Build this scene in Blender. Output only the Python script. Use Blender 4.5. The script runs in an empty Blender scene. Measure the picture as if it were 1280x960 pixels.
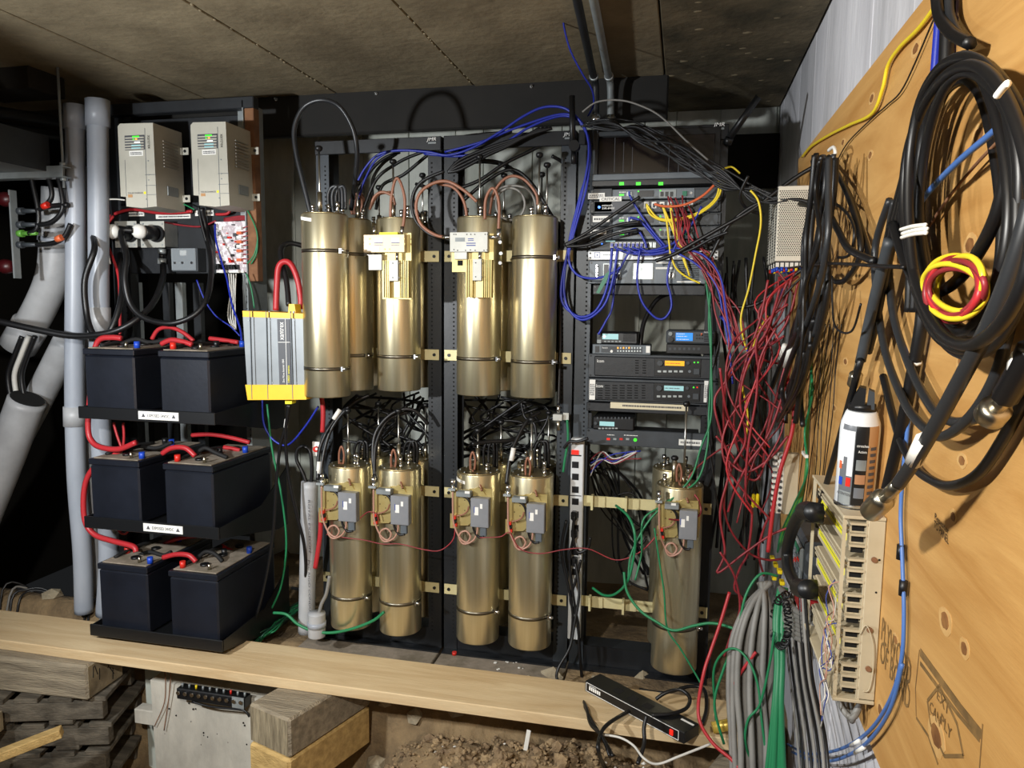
import bpy, bmesh, math, random
from mathutils import Vector, Matrix, noise
random.seed(7)
SC = bpy.context.scene
COL = SC.collection

# ------------------------------------------------------------------ camera
F = 920.0
YAW, PIT, ROLL = math.radians(13), math.radians(6.2), math.radians(0.6)
CAM = Vector((0, 0, 1.28))
_r0 = Vector((math.cos(YAW), math.sin(YAW), 0)); _f0 = Vector((-math.sin(YAW), math.cos(YAW), 0)); _z = Vector((0, 0, 1))
FW = math.cos(PIT)*_f0 - math.sin(PIT)*_z
_u0 = math.cos(PIT)*_z + math.sin(PIT)*_f0
RT = math.cos(ROLL)*_r0 + math.sin(ROLL)*_u0
UP = -math.sin(ROLL)*_r0 + math.cos(ROLL)*_u0
cd = bpy.data.cameras.new('camera'); cam = bpy.data.objects.new('camera', cd); COL.objects.link(cam)
cd.sensor_width = 36; cd.lens = F/1280*36; cd.clip_start = 0.02; cd.clip_end = 50
mw = Matrix((RT, UP, -FW)).transposed().to_4x4(); mw.translation = CAM
cam.matrix_world = mw
SC.camera = cam

# ------------------------------------------------------------------ light
SC.view_settings.view_transform = 'Standard'; SC.view_settings.look = 'None'
SC.view_settings.gamma = 1.0; SC.view_settings.use_curve_mapping = False
SC.view_settings.exposure = 0.0
w = bpy.data.worlds.new('world'); SC.world = w; w.use_nodes = True
w.node_tree.nodes['Background'].inputs[0].default_value = (0.9, 0.95, 1.0, 1)
w.node_tree.nodes['Background'].inputs[1].default_value = 0.012
def lamp(name, loc, power, radius, col=(1, 0.97, 0.9)):
    l = bpy.data.lights.new(name, 'POINT'); l.energy = power; l.shadow_soft_size = radius; l.color = col
    o = bpy.data.objects.new(name, l); COL.objects.link(o); o.location = loc
    return o
def spot(name, loc, tgt, power, radius, ang, blend, col=(1, 0.97, 0.9)):
    l = bpy.data.lights.new(name, 'SPOT'); l.energy = power; l.shadow_soft_size = radius; l.color = col
    l.spot_size = math.radians(ang); l.spot_blend = blend
    o = bpy.data.objects.new(name, l); COL.objects.link(o); o.location = loc
    o.rotation_euler = (Vector(tgt)-Vector(loc)).to_track_quat('-Z', 'Y').to_euler()
    return o
lamp('room_lamp', (-0.62, 0.05, 1.62), 135, 0.03, (1, 0.97, 0.91))
spot('work_lamp', (-1.95, 0.45, 1.40), (-1.0, 2.6, 1.0), 180, 0.04, 115, 0.6, (0.95, 0.98, 1.0))

# ------------------------------------------------------------------ pixel -> place
XW = 0.38                                   # the right wall's plane
def ray(x, y): return FW + (x-640)/F*RT - (y-480)/F*UP
def PY(x, y, Y): d = ray(x, y); return CAM + d*(Y/d.y)
def PX(x, y, X): d = ray(x, y); return CAM + d*(X/d.x)
def PZ(x, y, Z): d = ray(x, y); return CAM + d*((Z-CAM.z)/d.z)
def pt(x, y, k):
    """k >= 1: depth plane Y; k < 1: height above the right wall; ('z', v): level"""
    if isinstance(k, tuple): return PZ(x, y, k[1])
    if k >= 1: return PY(x, y, k)
    return PX(x, y, XW-k)
def RY(x0, y0, x1, y1, Y):
    xc, yc = (x0+x1)/2, (y0+y1)/2
    return PY(x0, yc, Y).x, PY(x1, yc, Y).x, PY(xc, y1, Y).z, PY(xc, y0, Y).z

# ------------------------------------------------------------------ materials
def lin(h):
    h = h.lstrip('#'); c = [int(h[i:i+2], 16)/255 for i in (0, 2, 4)]
    return tuple((v/12.92 if v <= 0.04045 else ((v+0.055)/1.055)**2.4) for v in c)+(1,)
MATS = {}
def mat(key, c1, rough=0.6, metal=0.0, c2=None, scale=8, stretch=(1, 1, 1), bump=0.0, bscale=40, det=6, lo=0.35, hi=0.65, emit=None, es=1, alpha=None, spec=0.5, distort=0.0):
    m = bpy.data.materials.new(key); m.use_nodes = True; nt = m.node_tree; N = nt.nodes; L = nt.links
    b = N['Principled BSDF']; b.inputs['Roughness'].default_value = rough; b.inputs['Metallic'].default_value = metal
    b.inputs['Specular IOR Level'].default_value = spec
    b.inputs['Base Color'].default_value = lin(c1)
    tc = N.new('ShaderNodeTexCoord')
    if c2:
        mp = N.new('ShaderNodeMapping'); mp.inputs['Scale'].default_value = stretch
        L.new(tc.outputs['Object'], mp.inputs['Vector'])
        n = N.new('ShaderNodeTexNoise'); n.inputs['Scale'].default_value = scale; n.inputs['Detail'].default_value = det
        n.inputs['Distortion'].default_value = distort; n.inputs['Roughness'].default_value = 0.6
        L.new(mp.outputs[0], n.inputs['Vector'])
        r = N.new('ShaderNodeValToRGB'); r.color_ramp.elements[0].position = lo; r.color_ramp.elements[1].position = hi
        r.color_ramp.elements[0].color = lin(c1); r.color_ramp.elements[1].color = lin(c2)
        L.new(n.outputs['Fac'], r.inputs[0]); L.new(r.outputs[0], b.inputs['Base Color'])
    if bump:
        n2 = N.new('ShaderNodeTexNoise'); n2.inputs['Scale'].default_value = bscale; n2.inputs['Detail'].default_value = 5
        mp2 = N.new('ShaderNodeMapping'); mp2.inputs['Scale'].default_value = stretch
        L.new(tc.outputs['Object'], mp2.inputs['Vector']); L.new(mp2.outputs[0], n2.inputs['Vector'])
        bp = N.new('ShaderNodeBump'); bp.inputs['Strength'].default_value = bump; bp.inputs['Distance'].default_value = 0.01
        L.new(n2.outputs['Fac'], bp.inputs['Height']); L.new(bp.outputs[0], b.inputs['Normal'])
    if emit:
        b.inputs['Emission Color'].default_value = lin(emit); b.inputs['Emission Strength'].default_value = es
    if alpha is not None:
        b.inputs['Alpha'].default_value = alpha
    MATS[key] = m
    return m
mat('concrete_ceiling', '#6e624b', 0.9, 0, '#8f8267', 3.0, (1, 1, 1), 0.5, 26, 8)
mat('concrete_stain', '#3a3524', 0.85, 0, '#6f634c', 5.0, (1, 1, 1), 0.8, 22, 8)
mat('seam', '#453c2c', 0.95)
mat('concrete_white', '#a9a9ad', 0.85, 0, '#cfcfd4', 4.0, (1, 1, 0.25), 0.35, 30, 8)
mat('concrete_white2', '#b6b6bc', 0.85, 0, '#d8d8dd', 5.0, (1, 1, 0.2), 0.35, 30, 8)
mat('concrete_back', '#9fa499', 0.85, 0, '#d3d5cb', 3.5, (1, 1, 0.3), 0.4, 26, 8)
mat('concrete_back2', '#a8ada2', 0.85, 0, '#dcdfd6', 4.5, (1, 1, 0.3), 0.4, 26, 8)
mat('concrete_pier', '#9a968c', 0.9, 0, '#c4bfb2', 5, (1, 1, 0.5), 0.4, 30, 8)
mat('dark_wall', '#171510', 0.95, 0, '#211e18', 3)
mat('dirt', '#5c4c38', 1.0, 0, '#97805e', 7, (1, 1, 1), 1.0, 45, 10, 0.3, 0.7)
mat('clod', '#75614a', 1.0, 0, '#a48c69', 20, (1, 1, 1), 0.6, 60)
mat('stone', '#8a7d66', 0.95, 0, '#aba088', 12, (1, 1, 1), 0.6, 40)
mat('plank_wood', '#b99b70', 0.8, 0, '#dac49c', 4, (0.5, 5, 5), 0.15, 40, 8, 0.25, 0.75, distort=0.8)
mat('old_timber', '#6c6252', 0.9, 0, '#a2957e', 6, (0.6, 7, 7), 0.6, 30, 8, 0.3, 0.7)
mat('end_grain', '#6b604c', 0.95, 0, '#9c8f74', 10, (8, 1, 1), 0.7, 20, 8)
mat('new_timber', '#a1844f', 0.85, 0, '#c9a96d', 6, (0.6, 7, 7), 0.4, 30, 8)
mat('pallet_wood', '#453f35', 0.9, 0, '#6b6356', 7, (0.8, 6, 6), 0.4, 30)  # tone lowered to hold the shade under the plank
mat('plywood', '#b38244', 0.6, 0, '#cfa262', 2.3, (1, 0.55, 5.0), 0.08, 60, 9, 0.3, 0.7, distort=1.6)
mat('knot', '#6e4624', 0.7, 0, '#9a6c3c', 30)
mat('knot_ring', '#d3ab70', 0.7, 0, '#c79c5f', 60)
mat('ink', '#6b5330', 0.8, 0, '#8d6d3e', 40)
mat('marker', '#17130e', 0.7)
mat('steel_black', '#17191c', 0.5, 0.0, '#23262a', 6, (1, 1, 1), 0.05, 50)
mat('beam_black', '#161513', 0.8, 0.0, '#201e1b', 3, (1, 1, 1), 0.1, 20)
mat('rack_black', '#101215', 0.42, 0.0, '#1a1d21', 9, (1, 1, 0.4), 0.04, 60)
mat('amp_grey', '#8b8d91', 0.5, 0.2, '#7c7e83', 10)
mat('rack_grey', '#6d7880', 0.45, 0.2, '#86929a', 8, (1, 1, 0.4), 0.04, 60)
mat('hole', '#050505', 0.9)
mat('galv', '#8e9596', 0.42, 0.5, '#b2b8b8', 9, (1, 1, 1), 0.05, 60)
mat('galv_dull', '#7c8284', 0.6, 0.3, '#989d9c', 7)
mat('chrome', '#d4d6d8', 0.22, 1.0)
mat('nickel', '#bdb7a6', 0.3, 1.0)
mat('strap_steel', '#7d776a', 0.38, 1.0)
mat('steel_rod', '#b3b3ae', 0.3, 1.0)
mat('brass', '#d5cbab', 0.30, 0.88, '#cabf9b', 5, (14, 14, 0.5), 0.03, 30, 6)
mat('brass_lid', '#c4b68f', 0.4, 1.0, '#b3a277', 10)
mat('gold_plate', '#c4b27a', 0.45, 0.6, '#b39f62', 14)
mat('gold_pale', '#bdb283', 0.45, 0.4, '#bda58a', 9)
mat('cream_bracket', '#d8cf9f', 0.5, 0.25, '#c8b98a', 9)
mat('white_metal', '#bfbfb8', 0.5, 0.2, '#adada5', 9)
mat('pvc_grey', '#a3a9b2', 0.38, 0, '#8f959f', 5, (1, 1, 0.4))
mat('pvc_pale', '#b4b6b8', 0.45, 0, '#9b9c9e', 5)
mat('battery_blue', '#11141c', 0.4, 0, '#191d27', 6, (1, 1, 1), 0.03, 60)
mat('battery_top', '#6f6656', 0.95, 0, '#95897a', 14, (1, 1, 1), 0.2, 60)
mat('black_plastic', '#121315', 0.4)
mat('black_matte', '#0d0d0e', 0.75)
mat('dark_grey', '#33373b', 0.5, 0, '#3e4348', 14)
mat('slate', '#565d63', 0.45, 0.2, '#656c72', 10)
mat('charger_grey', '#aeab9e', 0.5, 0, '#b9b6a9', 8)
mat('charger_seam', '#98958a', 0.5)
mat('charger_side', '#aeab9e', 0.5, 0, '#b9b6a9', 8)
mat('inverter_grey', '#83888b', 0.45, 0.3, '#8d9295', 10)
mat('inverter_yellow', '#eeb71c', 0.42, 0, '#f3c02a', 10)
mat('panel_grey', '#4b4d52', 0.5)
mat('white_label', '#e9e8e2', 0.6)
mat('cream_label', '#d8ceb0', 0.65)
mat('label_ink', '#4d4d52', 0.7)
mat('blue_ink', '#3b4a92', 0.7)
mat('white_ink', '#f2f2ee', 0.6)
mat('yellow_label', '#e9e22a', 0.55)
mat('red_cable', '#b02a30', 0.42)
mat('red_thin', '#6e1a22', 0.45, 0, '#a03038', 6)
mat('pink_cable', '#b08674', 0.45)
mat('copper_coax', '#8c5d47', 0.45)
mat('black_cable', '#101012', 0.42)
mat('grey_cable', '#8b8984', 0.55, 0, '#75736f', 6)
mat('coax_dark', '#26282b', 0.38)
mat('white_cable', '#cfcdc6', 0.5)
mat('blue_cable', '#1f2f9e', 0.4)
mat('sky_cable', '#4a71b4', 0.42)
mat('green_cable', '#1f7a4d', 0.45)
mat('green_dark', '#123f2b', 0.5)
mat('lime_cable', '#5d9a3c', 0.45)
mat('yellow_cable', '#e8cf2e', 0.45)
mat('orange_cable', '#d1643a', 0.45)
mat('blue_cap', '#1d46b8', 0.4)
mat('red_cap', '#d02a1e', 0.4)
mat('red_plastic', '#8e1a1d', 0.45)
mat('insulator_red', '#3d080d', 0.4)
mat('pcb', '#b9adb2', 0.6, 0, '#e6e1e4', 60, (1, 1, 1), 0, 40, 3, 0.45, 0.55)
mat('clear_plastic', '#aab2b8', 0.15, 0, alpha=0.55)
mat('smoked', '#0a0607', 0.2, 0, '#191112', 16, (8, 1, 0.6), 0.0)
mat('led_green', '#3bd42c', 0.4, emit='#46e030', es=.8)
mat('led_amber', '#f0a030', 0.4, emit='#ffb040', es=.8)
mat('led_red', '#e02418', 0.4, emit='#ff3020', es=.5)
mat('led_blue', '#2f6fff', 0.4, emit='#4a86ff', es=1.6)
mat('lcd_white', '#e8f2ee', 0.4, emit='#eef6f2', es=.9)
mat('lcd_blue', '#1c7fd8', 0.4, emit='#2a8ae8', es=.6)
mat('lcd_cyan', '#8fc0c4', 0.4, emit='#a8d4d6', es=0.3)
mat('lcd_orange', '#f0a818', 0.4, emit='#f4ac18', es=.6)
mat('cream_plastic', '#b5a88c', 0.55, 0, '#c2b69b', 9)
mat('can_white', '#dfe3e6', 0.3)
mat('can_black', '#1a1b1d', 0.35)
mat('can_grey', '#6c7076', 0.35)
mat('can_tan', '#b58a5f', 0.4)
mat('skin_photo', '#a87a58', 0.5)
mat('tape_green', '#0e6b4d', 0.45)
mat('gold_tape', '#b99a3c', 0.35, 0.4, '#d8bc5c', 30)
mat('paper_white', '#e4e2da', 0.8)
mat('strip_white', '#d9dcdd', 0.4, 0.1)
mat('terminal_white', '#dcd9d0', 0.5)
mat('perf_metal', '#dfdbcd', 0.4, 0.4)
mat('yellow_plastic', '#e3c81c', 0.45)
mat('rust_shade', '#6e4a33', 0.9, 0, '#8a6244', 20)

# ------------------------------------------------------------------ mesh helpers
BASE = {}
class MB:
    def __init__(s): s.v = []; s.f = []; s.mi = []; s.sm = []
    def add(s, vs, fs, m=0, sm=False):
        o = len(s.v); s.v += [Vector(v) for v in vs]
        for f in fs: s.f.append([i+o for i in f]); s.mi.append(m); s.sm.append(sm)
        return s
    def box(s, a, b, m=0, c=0.0, M=None):
        x0, x1 = sorted((a[0], b[0])); y0, y1 = sorted((a[1], b[1])); z0, z1 = sorted((a[2], b[2]))
        c = min(c, (x1-x0)*.45, (y1-y0)*.45, (z1-z0)*.45)
        if c <= 0:
            vs = [(x, y, z) for x in (x0, x1) for y in (y0, y1) for z in (z0, z1)]
            fs = [(0, 1, 3, 2), (4, 6, 7, 5), (0, 4, 5, 1), (2, 3, 7, 6), (0, 2, 6, 4), (1, 5, 7, 3)]
        else:
            bm = bmesh.new(); bmesh.ops.create_cube(bm, size=1)
            for v in bm.verts: v.co = Vector(((x0+x1)/2+v.co.x*(x1-x0), (y0+y1)/2+v.co.y*(y1-y0), (z0+z1)/2+v.co.z*(z1-z0)))
            bmesh.ops.bevel(bm, geom=bm.edges[:], offset=c, segments=1, affect='EDGES')
            bm.verts.ensure_lookup_table(); bm.verts.index_update()
            vs = [v.co.copy() for v in bm.verts]; fs = [[v.index for v in f.verts] for f in bm.faces]; bm.free()
        if M: vs = [M @ Vector(v) for v in vs]
        return s.add(vs, fs, m)
    def cyl(s, p, q, r, r2=None, n=14, m=0, cap=True, sm=True):
        p = Vector(p); q = Vector(q); r2 = r if r2 is None else r2; ax = (q-p).normalized()
        a = ax.orthogonal().normalized(); b = ax.cross(a)
        vs = []
        for i in range(n):
            t = 2*math.pi*i/n; d = a*math.cos(t)+b*math.sin(t); vs += [p+d*r, q+d*r2]
        s.add(vs, [(2*i, 2*((i+1) % n), 2*((i+1) % n)+1, 2*i+1) for i in range(n)], m, sm)
        if cap:
            o = len(s.v)-2*n
            s.f.append([o+2*i for i in range(n)][::-1]); s.mi.append(m); s.sm.append(False)
            s.f.append([o+2*i+1 for i in range(n)]); s.mi.append(m); s.sm.append(False)
        return s
    def lathe(s, p, prof, n=20, m=0, ax=(0, 0, 1), sm=True):
        p = Vector(p); ax = Vector(ax).normalized(); a = ax.orthogonal().normalized(); b = ax.cross(a)
        if abs(ax.z) > 0.99: a, b = Vector((1, 0, 0)), Vector((0, 1, 0))
        k = len(prof); vs = []
        for i in range(n):
            t = 2*math.pi*i/n; d = a*math.cos(t)+b*math.sin(t)
            vs += [p+d*r+ax*h for r, h in prof]
        fs = []
        for i in range(n):
            j = (i+1) % n
            for q in range(k-1): fs.append((i*k+q, j*k+q, j*k+q+1, i*k+q+1))
        return s.add(vs, fs, m, sm)
    def tube(s, pts, r, n=6, m=0, closed=False):
        P = [Vector(p) for p in pts]; k = len(P); vs = []
        t0 = (P[1]-P[0]).normalized(); a = t0.orthogonal().normalized()
        for i in range(k):
            if closed: t = (P[(i+1) % k]-P[i-1])
            else: t = P[min(i+1, k-1)]-P[max(i-1, 0)]
            t = t.normalized() if t.length > 1e-9 else t0
            a = (a-t*a.dot(t)); a = a.normalized() if a.length > 1e-6 else t.orthogonal().normalized()
            b = t.cross(a); rr = r[i] if isinstance(r, (list, tuple)) else r
            for j in range(n):
                th = 2*math.pi*j/n; vs.append(P[i]+(a*math.cos(th)+b*math.sin(th))*rr)
        fs = [(i*n+j, i*n+(j+1) % n, (i+1)*n+(j+1) % n, (i+1)*n+j) for i in range(k-1) for j in range(n)]
        if closed: fs += [((k-1)*n+j, (k-1)*n+(j+1) % n, (j+1) % n, j) for j in range(n)]
        else: fs += [list(range(n))[::-1], [(k-1)*n+j for j in range(n)]]
        return s.add(vs, fs, m, True)
    def prism(s, poly, vec, m=0):
        P = [Vector(p) for p in poly]; v = Vector(vec); n = len(P)
        return s.add(P+[p+v for p in P], [list(range(n)), [n+i for i in range(n)][::-1]]+[(i, i+n, (i+1) % n+n, (i+1) % n) for i in range(n)], m)
    def sphere(s, c, r, m=0, n=8, sc=(1, 1, 1)):
        bm = bmesh.new(); bmesh.ops.create_uvsphere(bm, u_segments=n+2, v_segments=n, radius=r)
        bm.verts.index_update()
        vs = [Vector(c)+Vector((v.co.x*sc[0], v.co.y*sc[1], v.co.z*sc[2])) for v in bm.verts]
        fs = [[v.index for v in f.verts] for f in bm.faces]; bm.free()
        return s.add(vs, fs, m, True)
def tagit(o, label=None, cat=None, group=None, kind=None):
    if label: o['label'] = label
    if cat: o['category'] = cat
    if group: o['group'] = group
    if kind: o['kind'] = kind
    return o
def mk(name, mb, mats, parent=None, label=None, cat=None, group=None, kind=None, fixn=True):
    if isinstance(mats, str): mats = [mats]
    if parent is not None: base = BASE[parent.name]
    else:
        xs = [v.x for v in mb.v]; ys = [v.y for v in mb.v]; zs = [v.z for v in mb.v]
        base = Vector(((min(xs)+max(xs))/2, (min(ys)+max(ys))/2, min(zs)))
    me = bpy.data.meshes.new(name)
    me.from_pydata([tuple(v-base) for v in mb.v], [], mb.f)
    for k in mats: me.materials.append(MATS[k])
    me.polygons.foreach_set('material_index', mb.mi); me.polygons.foreach_set('use_smooth', mb.sm)
    if fixn:
        bm = bmesh.new(); bm.from_mesh(me); bmesh.ops.recalc_face_normals(bm, faces=bm.faces); bm.to_mesh(me); bm.free()
    me.update()
    o = bpy.data.objects.new(name, me); COL.objects.link(o)
    if parent is not None: o.parent = parent
    else: o.location = base
    BASE[o.name] = base
    return tagit(o, label, cat, group, kind)
def thing(name, loc, label, cat, group=None):
    o = bpy.data.objects.new(name, None); COL.objects.link(o); o.location = loc; o.empty_display_size = 0.05
    BASE[o.name] = Vector(loc)
    return tagit(o, label, cat, group)
def copy_tree(o, parent=None, loc=None, label=None):
    c = o.copy(); COL.objects.link(c); c.parent = parent
    if loc is not None: c.location = loc
    if label: c['label'] = label
    BASE[c.name] = Vector(c.location) if parent is None else BASE[parent.name]
    for ch in [x for x in COL.objects if x.parent == o]: copy_tree(ch, c)
    return c
def bx(name, a, b, m, parent=None, c=0.0, **kw): return mk(name, MB().box(a, b, 0, c), m, parent, **kw)
def fc(name, x0, y0, x1, y1, Y, d, m, parent, c=0.0, back=0.0):
    """a flat piece on a front panel: pixel box on plane Y, d proud of it"""
    X0, X1, Z0, Z1 = RY(x0, y0, x1, y1, Y)
    return mk(name, MB().box((X0, Y-d, Z0), (X1, Y+back, Z1), 0, c), m, parent)
def catmull(P, res=6, closed=False):
    P = [Vector(p) for p in P]; n = len(P); out = []
    if n < 3 and not closed: return P
    rng = range(n if closed else n-1)
    for i in rng:
        if closed: a, b, c, d = P[i-1], P[i], P[(i+1) % n], P[(i+2) % n]
        else: a, b, c, d = P[max(i-1, 0)], P[i], P[i+1], P[min(i+2, n-1)]
        for k in range(res):
            t = k/res
            out.append(0.5*((2*b)+(c-a)*t+(2*a-5*b+4*c-d)*t*t+(3*b-a-3*c+d)*t**3))
    if not closed: out.append(P[-1])
    return out
def path(pts, k=None, res=6, closed=False):
    n = len(pts); Q = []
    for i, p in enumerate(pts):
        if isinstance(p, Vector): Q.append(p); continue
        kk = p[2] if len(p) > 2 else (k[0]+(k[1]-k[0])*i/(n-1) if isinstance(k, list) else k)
        Q.append(pt(p[0], p[1], kk))
    return catmull(Q, res, closed)
def wire(name, m, r, pts, k, label=None, cat='wire', group=None, parent=None, n=6, res=6, closed=False):
    mb = MB().tube(path(pts, k, res, closed), r, n, 0, closed)
    if parent is not None: return mk(name, mb, m, parent, fixn=False)
    return mk(name, mb, m, None, label, cat, group, fixn=False)
_tc = [0]
def txt(s, c, h, right, up, m, parent, width=None, name='lettering', lift=0.0008):
    cu = bpy.data.curves.new('t', 'FONT'); cu.body = s; cu.size = 1; cu.resolution_u = 2
    ob = bpy.data.objects.new('t', cu); me = bpy.data.meshes.new_from_object(ob)
    vs = [v.co.copy() for v in me.vertices]; fs = [list(p.vertices) for p in me.polygons]
    bpy.data.objects.remove(ob); bpy.data.curves.remove(cu); bpy.data.meshes.remove(me)
    if not vs: return
    x0 = min(v.x for v in vs); x1 = max(v.x for v in vs); y0 = min(v.y for v in vs); y1 = max(v.y for v in vs)
    sy = h/(y1-y0); sx = (width/(x1-x0)) if width else sy
    R = Vector(right).normalized(); U = Vector(up).normalized(); Nn = R.cross(U)
    out = [Vector(c)+R*((v.x-(x0+x1)/2)*sx)+U*((v.y-(y0+y1)/2)*sy)+Nn*lift for v in vs]
    mb = MB(); mb.add(out, fs); return mk(name, mb, m, parent, fixn=False)
def txtpx(s, x0, y0, x1, y1, Y, m, parent, vert=0, lift=0.0012):
    X0, X1, Z0, Z1 = RY(x0, y0, x1, y1, Y); c = ((X0+X1)/2, Y, (Z0+Z1)/2)
    if vert == 0: return txt(s, c, Z1-Z0, (1, 0, 0), (0, 0, 1), m, parent, X1-X0, lift=lift)
    return txt(s, c, X1-X0, (0, 0, vert), (-vert, 0, 0), m, parent, Z1-Z0, lift=lift)
def scribble(x0, y0, x1, y1, Y, m, parent, rows=1, seed=0):
    """rows of tiny unreadable print"""
    rg = random.Random(seed); X0, X1, Z0, Z1 = RY(x0, y0, x1, y1, Y); mb = MB(); h = (Z1-Z0)/rows
    for r in range(rows):
        x = X0; z = Z0+h*(r+.2)
        while x < X1-0.001:
            wd = min(rg.uniform(.002, .006), X1-x); mb.box((x, Y-.0009, z), (x+wd, Y, z+h*.55)); x += wd+rg.uniform(.001, .0025)
    return mk('lettering', mb, m, parent)
def label_px(x0, y0, x1, y1, Y, m, parent, ink='label_ink', text=None, rows=1, seed=0, name='label'):
    o = fc(name, x0, y0, x1, y1, Y, .001, m, parent)
    px, py = (x1-x0)*.08, (y1-y0)*.2
    if text: txtpx(text, x0+px, y0+py, x1-px, y1-py, Y-.001, ink, o)
    else: scribble(x0+px, y0+py, x1-px, y1-py, Y-.001, ink, o, rows, seed)
    return o

# ================================================================== THE SETTING
def struct(name, mb, m, label):
    return mk(name, mb, m, None, label, name.split('_')[0], None, 'structure')
ZC = 2.15
ceil = struct('ceiling', MB().box((-4.4, -0.9, ZC+.02), (XW, 3.55, ZC+.2)), 'seam', 'low concrete ceiling with formwork seams above the racks')
rg = random.Random(3)
cx = [-4.4, -3.25, -2.65, -2.05, -1.45, -.85, -.10, XW]
for i in range(len(cx)-1):
    far = 3.5 if i == len(cx)-2 else 2.95
    near = -0.9
    dz = rg.uniform(-.003, .003)
    bx('panel', (cx[i]+.003, near, ZC+dz), (cx[i+1]-.003, far, ZC+.02), 'concrete_stain' if i == len(cx)-2 else 'concrete_ceiling', ceil, .003)
# lumpy drips along the seams and the stained end
mb = MB(); rr = random.Random(5)
for x in (-1.45, -.85):
    y = 0.8
    while y < 2.9:
        mb.sphere((x+rr.uniform(-.004, .004), y, ZC), rr.uniform(.003, .006), 0, 4, (1, 1.8, .7)); y += rr.uniform(.02, .09)
for i in range(70):
    mb.sphere((rr.uniform(-.09, .34), rr.uniform(1.7, 3.45), ZC), rr.uniform(.004, .014), 0, 4, (1.6, 1, .45))
mk('drip', mb, 'concrete_ceiling', ceil, kind='stuff')
beam = struct('trim_1', MB().box((-2.75, 2.95, 1.985), (-.085, 2.99, ZC+.02), 0, .006), 'beam_black', 'black steel lintel beam under the ceiling edge')
for px, py in [(218, 127), (305, 125), (345, 124), (470, 117), (664, 108)]:
    p = PY(px, py, 2.945); mb = MB(); mb.cyl(p+Vector((0, .008, 0)), p, .007, n=6); mb.cyl(p, p-Vector((0, .012, 0)), .003, n=6)
    mk('bolt', mb, 'chrome', beam)
# back wall of upright form boards
wb = struct('wall_back', MB().box((-2.15, 3.51, -.6), (XW+.1, 3.7, ZC+.05)), 'concrete_back', 'pale board-formed concrete wall behind the racks')
x = -2.15; i = 0
while x < XW:
    wd = rg.choice([.14, .19, .24]); x1 = min(x+wd, XW)
    bx('panel', (x+.002, 3.5+rg.uniform(-.006, .002), -.5), (x1-.002, 3.512, ZC), 'concrete_back' if i % 2 else 'concrete_back2', wb, .002); x = x1; i += 1
wr = struct('wall_right', MB().box((XW+.004, -.9, -.6), (XW+.2, 3.7, ZC+.05)), 'concrete_white', 'white board-formed concrete wall carrying the plywood')
y = -.9; i = 0
while y < 3.5:
    wd = rg.choice([.2, .26, .32]); y1 = min(y+wd, 3.5)
    bx('panel', (XW+rg.uniform(0, .003), y+.002, -.5), (XW+.006, y1-.002, ZC), 'concrete_white' if i % 2 else 'concrete_white2', wr, .001); y = y1; i += 1
# dark hollow to the left; depth's darkness put into the wall colour
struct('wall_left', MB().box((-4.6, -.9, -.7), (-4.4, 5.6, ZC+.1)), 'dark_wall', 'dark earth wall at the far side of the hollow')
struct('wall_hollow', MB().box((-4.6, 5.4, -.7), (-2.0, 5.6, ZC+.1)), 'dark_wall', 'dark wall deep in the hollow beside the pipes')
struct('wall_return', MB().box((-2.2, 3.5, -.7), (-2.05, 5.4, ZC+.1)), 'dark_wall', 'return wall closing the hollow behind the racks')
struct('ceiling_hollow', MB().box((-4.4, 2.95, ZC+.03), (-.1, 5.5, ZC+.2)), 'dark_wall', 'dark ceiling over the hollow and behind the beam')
corner_box = struct('trim_2', MB().box((.06, 3.46, 1.80), (XW, 3.5, 2.03), 0, .004), 'dark_wall', 'flat dark brown box high on the back wall corner')  # plain dark box filling the dark area of this corner

def ground(x, y):
    ed = 2.40+.04*noise.noise(Vector((x*2.1, 0, 3)))+.08*max(0, min(1, (-1.25-x)/.15))
    t = max(0, min(1, (y-(ed-.10))/.16)); t = t*t*(3-2*t)
    bank = -.075+.012*noise.noise(Vector((x*6, y*6, 1)))
    md = math.exp(-(((x+.36)/.72)**4)-(((y-2.16)/.46)**2))
    pit = -.62+.45*md+.05*noise.noise(Vector((x*3, y*3, 9)))
    h = pit*(1-t)+bank*t
    rough = (1-t)*.9+.1
    v = noise.fractal(Vector((x*9, y*9, 4)), 0.8, 2.1, 5)
    h += rough*.035*v
    if t < .98:
        d, _ = noise.voronoi(Vector((x*17, y*17, h*17)))
        h += (1-t)*(.035-.075*min(d[0], .7))
    if x < -2.05:
        k = max(0, min(1, (y-2.62)/.25))*min(1, (-2.05-x)/.15); h += .05*t*(1-k)-.95*k
    return h
mb = MB(); NX, NY = 200, 190
gx = [-4.4+(XW+.02+4.4)*(i/NX)**.72 for i in range(NX+1)]
gy = [.5+5.0*(j/NY)**1.15 for j in range(NY+1)]
vs = [(x, y, ground(x, y)) for x in gx for y in gy]
fs = [(i*(NY+1)+j, (i+1)*(NY+1)+j, (i+1)*(NY+1)+j+1, i*(NY+1)+j+1) for i in range(NX) for j in range(NY)]
mb.add(vs, fs, 0, True)
floor = struct('floor', mb, 'dirt', 'dug earth floor with a dirt bank and rubble')
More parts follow.
